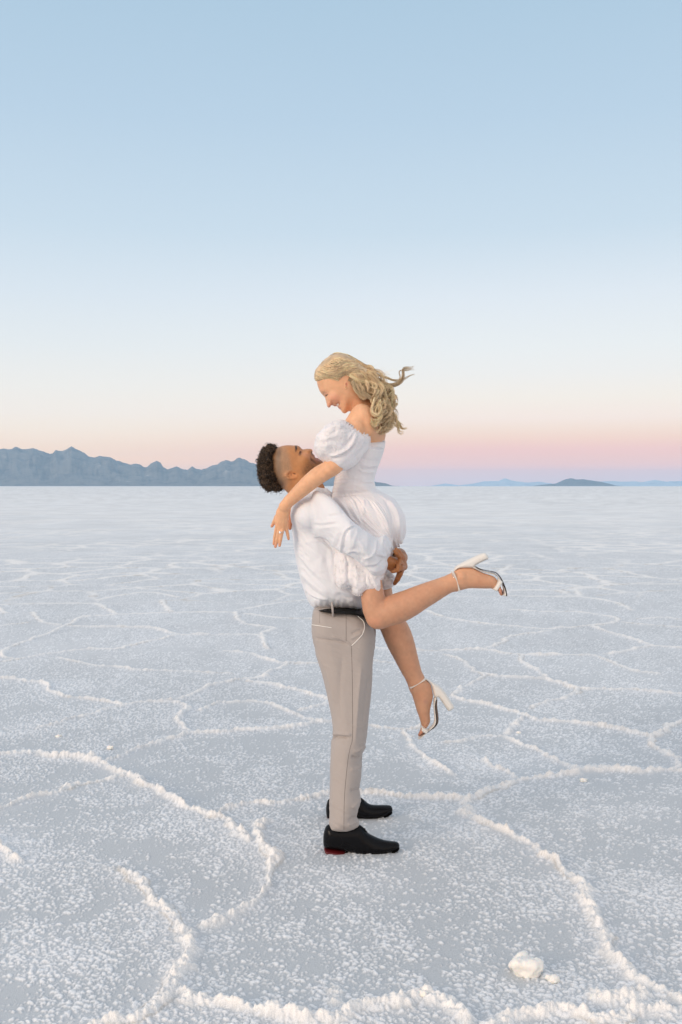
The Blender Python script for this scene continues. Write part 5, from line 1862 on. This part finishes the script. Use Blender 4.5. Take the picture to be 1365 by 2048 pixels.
def sandal(fn, d, heel, sole, outsole, toe, ankle, label, ankT, cupT=.025):
    o, _, _ = finish('sandal', [Inflate(fn(sole), d, .034, .010, k=.003, sm=1, blur=2)], .0024, CREAM, woman, w_base, label=label)
    finish('heel', [Inflate(fn(heel), d, cupT, .014, k=.003, sm=1, blur=2)], .0026, CREAM, o, w_base)
    finish('outsole', [Inflate(fn(outsole), d, .037, .006, k=.003, sm=1, blur=0)], .0022, OUTSOLE, o, w_base)
    finish('toe_strap', [Inflate(fn(toe), d, .0405, .006, k=.003, sm=0, blur=0)], .0022, CREAM, o, w_base)
    a, _, _ = finish('ankle_strap', [Inflate(fn(ankle), d, ankT, .008, k=.003, sm=0, blur=0)], .0022, CREAM, o, w_base)
    return o


s1 = sandal(cU, -.205,
            [(252, 440), (300, 372), (400, 318), (500, 272), (640, 202), (760, 150), (815, 136), (845, 150), (872, 185), (888, 225), (888, 262), (850, 268), (740, 322), (632, 378), (655, 395), (604, 416), (560, 418), (460, 418), (345, 425), (300, 450), (264, 494)],
            [(560, 400), (600, 392), (650, 402), (720, 440), (830, 480), (960, 500), (1020, 525), (1070, 580), (1115, 650), (1150, 720), (1180, 790), (1200, 860), (1208, 930), (1175, 935), (1150, 915), (1158, 850), (1150, 780), (1122, 700), (1075, 620), (1030, 560), (960, 532), (830, 510), (710, 470), (600, 418)],
            [(625, 372), (660, 388), (750, 436), (860, 460), (1000, 482), (1050, 510), (1105, 575), (1162, 685), (1205, 800), (1222, 915), (1212, 938), (1204, 928), (1192, 830), (1152, 705), (1094, 590), (1040, 526), (990, 500), (860, 474), (740, 452), (650, 402)],
            [(1072, 600), (1140, 662), (1022, 850), (950, 796)],
            [(205, 488), (248, 468), (285, 540), (305, 590), (368, 822), (326, 846), (268, 630), (238, 570)],
            'cream block-heeled sandal on the raised near foot', .0470)
s2 = sandal(cD, .02,
            [(560, 160), (640, 205), (700, 240), (760, 285), (860, 330), (960, 405), (1050, 530), (1160, 700), (1245, 835), (1230, 870), (1175, 915), (1110, 940), (1075, 900), (960, 730), (880, 610), (850, 625), (775, 602), (748, 480), (722, 350), (690, 290), (640, 250), (590, 232)],
            [(775, 595), (852, 620), (815, 700), (805, 800), (812, 920), (832, 1050), (835, 1180), (800, 1250), (740, 1310), (650, 1390), (555, 1480), (450, 1575), (405, 1558), (415, 1525), (480, 1500), (560, 1430), (650, 1340), (735, 1262), (775, 1190), (785, 1100), (775, 950), (765, 820), (765, 700)],
            [(852, 615), (850, 700), (845, 800), (862, 920), (884, 1080), (870, 1190), (800, 1290), (700, 1365), (610, 1450), (595, 1445), (700, 1350), (790, 1265), (832, 1190), (830, 1060), (808, 900), (802, 800), (815, 690)],
            [(475, 1215), (650, 1345), (600, 1438), (462, 1352)],
            [(205, 362), (556, 160), (602, 196), (232, 414)],
            'cream block-heeled sandal on the lower hanging foot', .0460)
# buckle on the raised foot's strap
bk = drape(w_bvh, cU([(225, 545), (262, 530), (295, 582), (258, 600), (225, 545)]), .004, 16)
if len(bk) > 6: tube_obj('buckle', bk, .0010, SILVER, s1, w_base)

# ------------------------------------------------------------------ blonde hair
HAIR_W = attr_mat('blonde hair', rough=.40, spec=.45)
HB = np.array([1.0, .715, .43])
cap = cR([(168, 400), (160, 350), (172, 300), (203, 250), (250, 195), (310, 148), (375, 108), (440, 95), (520, 108), (600, 148), (660, 196), (715, 245), (775, 275), (810, 330), (820, 400), (815, 470), (800, 540), (760, 580), (700, 560), (640, 520), (608, 470), (575, 420),
          (535, 398), (512, 410), (492, 440), (476, 470), (448, 482), (400, 460), (340, 438), (262, 426), (195, 412)])
cap_inf = Inflate(cap, 0.0, .086, .070, k=.01, blur=30)


def hcol(V, q, N):
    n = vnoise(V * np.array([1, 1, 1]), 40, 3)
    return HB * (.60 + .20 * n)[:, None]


hair_w, cpV, cpF = finish('hair', [cap_inf], .0032, HAIR_W, woman, w_base, lambda V, N, q: V.__iadd__(N * (.0025 * vnoise(V, 60, 5))[:, None]), hcol)
core = cR([(640, 500), (700, 420), (790, 370), (860, 390), (920, 450), (960, 530), (1000, 620), (990, 700), (985, 790), (990, 870), (950, 905), (890, 900), (850, 850), (840, 770), (880, 700), (820, 650), (760, 610), (690, 575)])
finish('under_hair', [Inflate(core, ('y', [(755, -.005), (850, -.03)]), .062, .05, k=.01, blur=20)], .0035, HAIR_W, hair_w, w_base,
       lambda V, N, q: V.__iadd__(N * (.010 * vnoise(V, 30, 6) + .004 * vnoise(V, 75, 7))[:, None]), lambda V, q, N: HB * (.42 + .2 * vnoise(V, 40, 8))[:, None])  # core darker than the strands: interior shade is painted into its blond

rs = np.random.RandomState(12)
SPL, SRL, SCL = [], [], []
MPT = 26


def add_strands(paths, r0, cols, tip=.35):
    """paths (n, M, 3)"""
    n, M, _ = paths.shape
    t = np.linspace(0, 1, MPT)
    tt = np.linspace(0, 1, M)
    P = np.stack([np.stack([np.interp(t, tt, paths[i, :, k]) for k in range(3)], -1) for i in range(n)])
    SPL.append(P)
    rad = r0 * rs.uniform(.7, 1.3, (n, 1)) * (1 - (1 - tip) * t[None] ** 2)
    SRL.append(rad); SCL.append(cols)


def hair_cols(n):
    k = rs.rand(n, 1)
    base = HB * (.66 + .52 * k)
    ash = np.array([.60, .47, .33])
    m = (rs.rand(n, 1) < .25) * .6
    return np.clip(base * (1 - m) + ash * (.6 + .6 * k) * m, 0, .95)


capG = [
    [(178, 402), (232, 424), (320, 440), (400, 462), (448, 486), (474, 476), (492, 442), (520, 398), (575, 372), (650, 372), (720, 400), (790, 450)],
    [(172, 385), (235, 412), (325, 432), (410, 448), (462, 452), (510, 410), (570, 360), (650, 350), (730, 370), (800, 430)],
    [(168, 370), (230, 398), (320, 418), (410, 425), (480, 400), (560, 350), (650, 330), (740, 350), (820, 410)],
    [(170, 335), (238, 365), (330, 392), (430, 385), (530, 340), (640, 312), (745, 325), (840, 390)],
    [(185, 290), (255, 325), (350, 352), (450, 338), (560, 298), (660, 280), (755, 300), (845, 370)],
    [(205, 252), (270, 285), (370, 305), (470, 290), (570, 262), (670, 252), (765, 285), (850, 350)],
    [(235, 215), (310, 240), (405, 255), (500, 240), (600, 225), (690, 228), (775, 272), (850, 340)],
    [(270, 180), (345, 195), (440, 200), (530, 190), (620, 190), (700, 225), (780, 265), (850, 330)],
    [(310, 150), (390, 152), (470, 150), (550, 160), (630, 180), (700, 222), (780, 262), (840, 310)],
    [(350, 122), (410, 112), (480, 115), (560, 135), (640, 175), (705, 220), (780, 258), (835, 300)],
    [(378, 107), (430, 96), (490, 102), (560, 125), (630, 165), (690, 212), (750, 250), (820, 285)],
]
G = np.array([resample(np.array(cR(g)), MPT) for g in capG])
for side in (-1, 1):
    n = 2000 if side < 0 else 900
    u = rs.uniform(0, len(G) - 1.001, n); i = u.astype(int); fr_ = (u - i)[:, None, None]
    P2 = G[i] * (1 - fr_) + G[i + 1] * fr_
    t = np.linspace(0, 1, MPT)[None, :, None]
    P2 = P2 + rs.normal(0, 1.0, (n, 1, 2)) * (0.4 + t) + np.sin(t * rs.uniform(3, 9, (n, 1, 1)) + rs.uniform(0, 6.28, (n, 1, 1))) * rs.uniform(.2, 1.8, (n, 1, 1))
    # lie on the cap, clamp just inside its rim
    w0 = W(P2[..., 0].ravel(), P2[..., 1].ravel(), 0)
    dpt = cap_inf.look(w0[:, 0], w0[:, 2])
    yy = cap_inf.surf(w0[:, 0], w0[:, 2], side)
    lift = np.repeat(rs.uniform(-.0005, .006, (n, 1)), MPT, 1).ravel()
    lump = .0065 * vnoise(np.stack([u.repeat(MPT) * 2.2, np.tile(np.linspace(0, 3, MPT), n), np.zeros(n * MPT)], -1), 1.0, 9)
    w1 = unproj(P2[..., 0].ravel(), P2[..., 1].ravel(), Y0 + (yy - Y0) + side * (lift + lump))
    w1 = w1.reshape(n, MPT, 3)
    s0 = rs.uniform(0, .25, n); s1_ = rs.uniform(.7, 1, n)
    tt = np.linspace(0, 1, MPT)
    for k in range(n):
        x = s0[k] + (s1_[k] - s0[k]) * tt
        w1[k] = np.stack([np.interp(x, tt, w1[k, :, a]) for a in range(3)], -1)
    tone = .80 + .42 * vnoise(np.stack([u * 3.1, u * 0, u * 0 + side], -1), 1.0, 15)
    add_strands(w1, .00085, np.clip(hair_cols(n) * tone[:, None], 0, .95), .5)


# looser waves crossing the sweep, standing a little off the head
n = 700
u0 = rs.uniform(0, len(G) - 1.2, n); du = rs.uniform(-2.6, 2.6, n)
s0 = rs.uniform(0, .55, n); sl = rs.uniform(.25, .5, n)
tt = np.linspace(0, 1, MPT)
P2 = np.zeros((n, MPT, 2))
for k in range(n):
    uu_k = np.clip(u0[k] + du[k] * smooth(0, 1, tt) + .5 * np.sin(tt * rs.uniform(3, 8) + rs.uniform(0, 6.28)), 0, len(G) - 1.001)
    ss = np.clip(s0[k] + sl[k] * tt, 0, 1) * (MPT - 1)
    i0 = uu_k.astype(int); f0 = (uu_k - i0)[:, None]
    j0 = np.clip(ss.astype(int), 0, MPT - 2); g0 = (ss - j0)[:, None]
    A_ = G[i0, j0] * (1 - g0) + G[i0, j0 + 1] * g0; B_ = G[i0 + 1, j0] * (1 - g0) + G[i0 + 1, j0 + 1] * g0
    P2[k] = A_ * (1 - f0) + B_ * f0
w0 = W(P2[..., 0].ravel(), P2[..., 1].ravel(), 0)
yy = cap_inf.surf(w0[:, 0], w0[:, 2], -1)
lift = np.repeat(rs.uniform(.002, .009, (n, 1)), MPT, 1).ravel() * np.tile(np.sin(np.linspace(.2, 3, MPT)), n)
w1 = unproj(P2[..., 0].ravel(), P2[..., 1].ravel(), yy - .003 - lift).reshape(n, MPT, 3)
add_strands(w1, .0009, np.clip(hair_cols(n) * rs.uniform(.75, 1.25, (n, 1)), 0, .95), .4)


def lock(pts, n, rad, amp=0.0, turns=0.0, r0=.0008, tone=1.0, phase=0.0, ends=.25, spread=0.0):
    """pts (px, py, depth); rad px of the lock; amp px of the corkscrew; many fine strands"""
    g = resample(np.array(pts, float), 60)
    t = np.linspace(0, 1, 60)
    T = np.gradient(g[:, :2], axis=0); T /= np.maximum(np.linalg.norm(T, axis=1, keepdims=True), 1e-6)
    Nv = np.stack([-T[:, 1], T[:, 0]], -1)
    ph = phase + t * turns * 2 * math.pi
    a = amp * smooth(0, .25, t)
    cx = g[:, 0] + Nv[:, 0] * a * np.cos(ph); cy = g[:, 1] + Nv[:, 1] * a * np.cos(ph)
    cz = g[:, 2] + a * np.sin(ph) / 444.0
    prof = (0.55 + 0.45 * np.sin(np.pi * np.clip(t * 1.1, 0, 1))) * (1 - (1 - ends) * smooth(.55, 1, t))
    out = np.zeros((n, 60, 3))
    for k in range(n):
        an = rs.uniform(0, 6.28); rr0 = rad * math.sqrt(rs.rand()) * (1 + spread * t ** 2)
        an2 = an + t * rs.uniform(-1.5, 1.5)
        ox = rr0 * prof * np.cos(an2); oz = rr0 * prof * np.sin(an2)
        wv = rs.uniform(0, 2.2) * np.sin(t * rs.uniform(6, 18) + rs.uniform(0, 6.28)) * t
        X = cx + Nv[:, 0] * (ox + wv) ; Yp = cy + Nv[:, 1] * (ox + wv)
        out[k] = W(X, Yp, cz + oz / 444.0)
        e = rs.uniform(.82, 1.0)
        x = t * e
        out[k] = np.stack([np.interp(x, t, out[k, :, a_]) for a_ in range(3)], -1)
    add_strands(out, r0, np.clip(hair_cols(n) * tone, 0, .95), .3)


_lock1 = lock


def lock(pts, n, rad, amp=0.0, turns=0.0, r0=.0008, tone=1.0, phase=0.0, ends=.25, spread=0.0):
    if n < 50:
        return _lock1(pts, n, rad, amp, turns, r0, tone, phase, ends, spread)
    P0 = np.array(pts, float)
    for j in range(5):
        Q0 = P0.copy()
        sc = rad * (.55 + .35 * rs.rand())
        off = rs.normal(0, 1, 2) * sc
        grow = np.linspace(.35, 1.3, len(Q0))[:, None]
        Q0[:, :2] += off * grow + rs.normal(0, .22 * rad, (len(Q0), 2))
        Q0[:, 2] += rs.normal(0, rad * .5) / 444
        _lock1(Q0, max(6, int(n * .30)), rad * rs.uniform(.35, .95), amp * rs.uniform(.8, 1.3) + .6, turns * rs.uniform(.8, 1.3), r0 * .70,
               tone * rs.uniform(.74, 1.22), phase + rs.uniform(0, 6.28) * (j > 1), ends, spread)


def LK(p, d0, d1):
    q = cR(p); m = len(q)
    return [(q[i][0], q[i][1], d0 + (d1 - d0) * i / (m - 1)) for i in range(m)]


# the sweep from behind the ear into the mass
lock(LK([(560, 330), (640, 360), (720, 400), (790, 470), (840, 560), (900, 640), (930, 740)], -.07, -.085), 150, 7, 3, 1.5)
lock(LK([(600, 300), (700, 330), (800, 380), (880, 470), (930, 580), (960, 690), (960, 800)], -.06, -.08), 170, 8, 4, 1.5, phase=1)
lock(LK([(600, 420), (650, 470), (700, 530), (750, 590), (820, 620), (880, 660), (900, 720)], -.09, -.16), 110, 6, 3, 1.2, tone=.8)
lock(LK([(620, 380), (680, 440), (740, 520), (790, 580), (860, 600), (910, 660)], -.075, -.1), 120, 6, 3, 1.4, phase=2, tone=.9)
lock(LK([(700, 300), (790, 330), (870, 400), (940, 500), (1000, 590), (1040, 680), (1030, 760)], -.02, -.04), 160, 8, 6, 2, phase=3)
lock(LK([(740, 260), (830, 300), (900, 370), (960, 440), (1010, 540), (1045, 600), (1050, 680)], 0, -.01), 150, 8, 5, 2, tone=.85)
lock(LK([(800, 420), (860, 500), (900, 590), (940, 680), (960, 770), (950, 850), (930, 910)], -.10, -.15), 150, 8, 7, 2.3, phase=1.4)
lock(LK([(850, 600), (830, 680), (812, 740), (830, 790), (880, 800), (910, 760), (900, 700), (860, 690)], -.175, -.205), 75, 3.2, .8, 1, tone=1.15)
lock(LK([(930, 640), (900, 700), (930, 770), (925, 840), (880, 885), (830, 870)], -.165, -.20), 80, 3.2, 1, 1, tone=1.15)
lock(LK([(900, 660), (860, 720), (870, 780), (900, 830), (860, 900), (820, 860), (815, 820)], -.17, -.205), 60, 2.6, 1, 1, tone=1.2)
lock(LK([(980, 560), (1000, 640), (970, 720), (1000, 800), (1010, 870), (980, 930), (900, 950), (850, 975)], -.05, -.14), 150, 8, 5, 2, phase=.6)
lock(LK([(940, 700), (960, 790), (990, 860), (1000, 930), (960, 985), (900, 960)], -.07, -.08), 120, 7, 4, 1.4)
lock(LK([(1010, 560), (1050, 590), (1055, 660), (1010, 720), (1020, 790), (1080, 810), (1110, 870), (1130, 930), (1160, 950), (1205, 925)], -.02, -.05), 130, 5.5, 2.5, 1.6)
lock(LK([(960, 540), (1030, 550), (1055, 610), (1030, 690), (1000, 740), (1050, 800), (1090, 900), (1150, 950)], -.04, -.06), 90, 4.5, 3, 1.8, phase=2)
lock(LK([(860, 390), (920, 400), (970, 440), (1040, 460), (1110, 450), (1160, 400), (1172, 330), (1170, 285), (1205, 268), (1260, 268), (1312, 258)], -.01, .03), 80, 3.6, .6, 1, tone=.82, ends=.12)
lock(LK([(850, 350), (930, 350), (990, 370), (1060, 400), (1130, 400), (1190, 385), (1240, 355), (1290, 330), (1325, 335)], 0, .05), 16, 2.2, .5, 1, tone=.75, spread=1.0, ends=.6)
lock(LK([(880, 330), (960, 370), (1050, 402), (1120, 398)], 0, .02), 18, 2.0, .5, 1, tone=.8, ends=.3)
lock(LK([(820, 620), (850, 760), (860, 850), (840, 930), (820, 990)], -.15, -.19), 110, 6, 4, 2.2, tone=.95)
lock(LK([(870, 560), (900, 660), (940, 760), (920, 860), (940, 950)], -.13, -.16), 110, 6, 5, 2.6, phase=4)
lock(LK([(760, 420), (830, 520), (880, 620), (920, 700), (900, 780)], -.12, -.18), 110, 6, 5, 2.0, phase=5, tone=1.1)
lock(LK([(960, 460), (1000, 520), (1020, 600), (1010, 680)], -.03, -.03), 90, 7, 6, 2, phase=2.2)
lock(LK([(1000, 700), (1060, 700), (1110, 665), (1085, 700), (1040, 730)], -.03, -.03), 24, 2.0, .5, 1, tone=.9)
lock(LK([(560, 390), (610, 430), (640, 500), (690, 560), (740, 600)], -.075, -.06), 90, 4, 2, 1, tone=.55)
lock(LK([(600, 400), (640, 450), (720, 470), (760, 540), (740, 590)], -.07, -.07), 90, 5, 3, 1.4, tone=.6)
# wisps lifted by the wind
for k in range(70):
    x0 = rs.uniform(330, 960); y0 = 100 + .42 * abs(x0 - 430) * (x0 > 430) + rs.uniform(-2, 30)
    if x0 < 430: y0 = 100 + (430 - x0) * .35
    L_ = rs.uniform(40, 150)
    a = rs.uniform(-.9, .3)
    p = [(x0, y0 + 8), (x0 + L_ * .35, y0 - 10 * rs.rand() + L_ * .1), (x0 + L_ * .7, y0 + L_ * (.15 + .2 * a)), (x0 + L_, y0 + L_ * (.25 + .5 * a) + rs.uniform(-20, 20))]
    lock(LK(p, rs.uniform(-.03, .03), rs.uniform(-.04, .04)), 1, .6, rs.uniform(0, 2.5), rs.uniform(.5, 2), r0=.00035, tone=.9)
for k in range(90):
    x0 = rs.uniform(700, 1000); y0 = rs.uniform(300, 850)
    p = [(x0, y0)]
    dx, dy_ = rs.uniform(20, 60), rs.uniform(-10, 60)
    for j in range(4):
        p.append((p[-1][0] + dx * rs.uniform(.3, 1), p[-1][1] + dy_ * rs.uniform(.2, 1) + rs.uniform(-18, 18)))
    lock(LK(p, rs.uniform(-.10, .0), rs.uniform(-.10, .02)), 1, .6, rs.uniform(1, 5), rs.uniform(.5, 2), r0=.00035, tone=1.0)
P = np.concatenate(SPL); R_ = np.concatenate(SRL); Cc = np.concatenate(SCL)
V_, Q_ = tubes(P, R_, 3)
make_mesh('strands', V_, Q_, HAIR_W, hair_w, base=w_base, color=np.repeat(Cc, MPT * 3, axis=0))
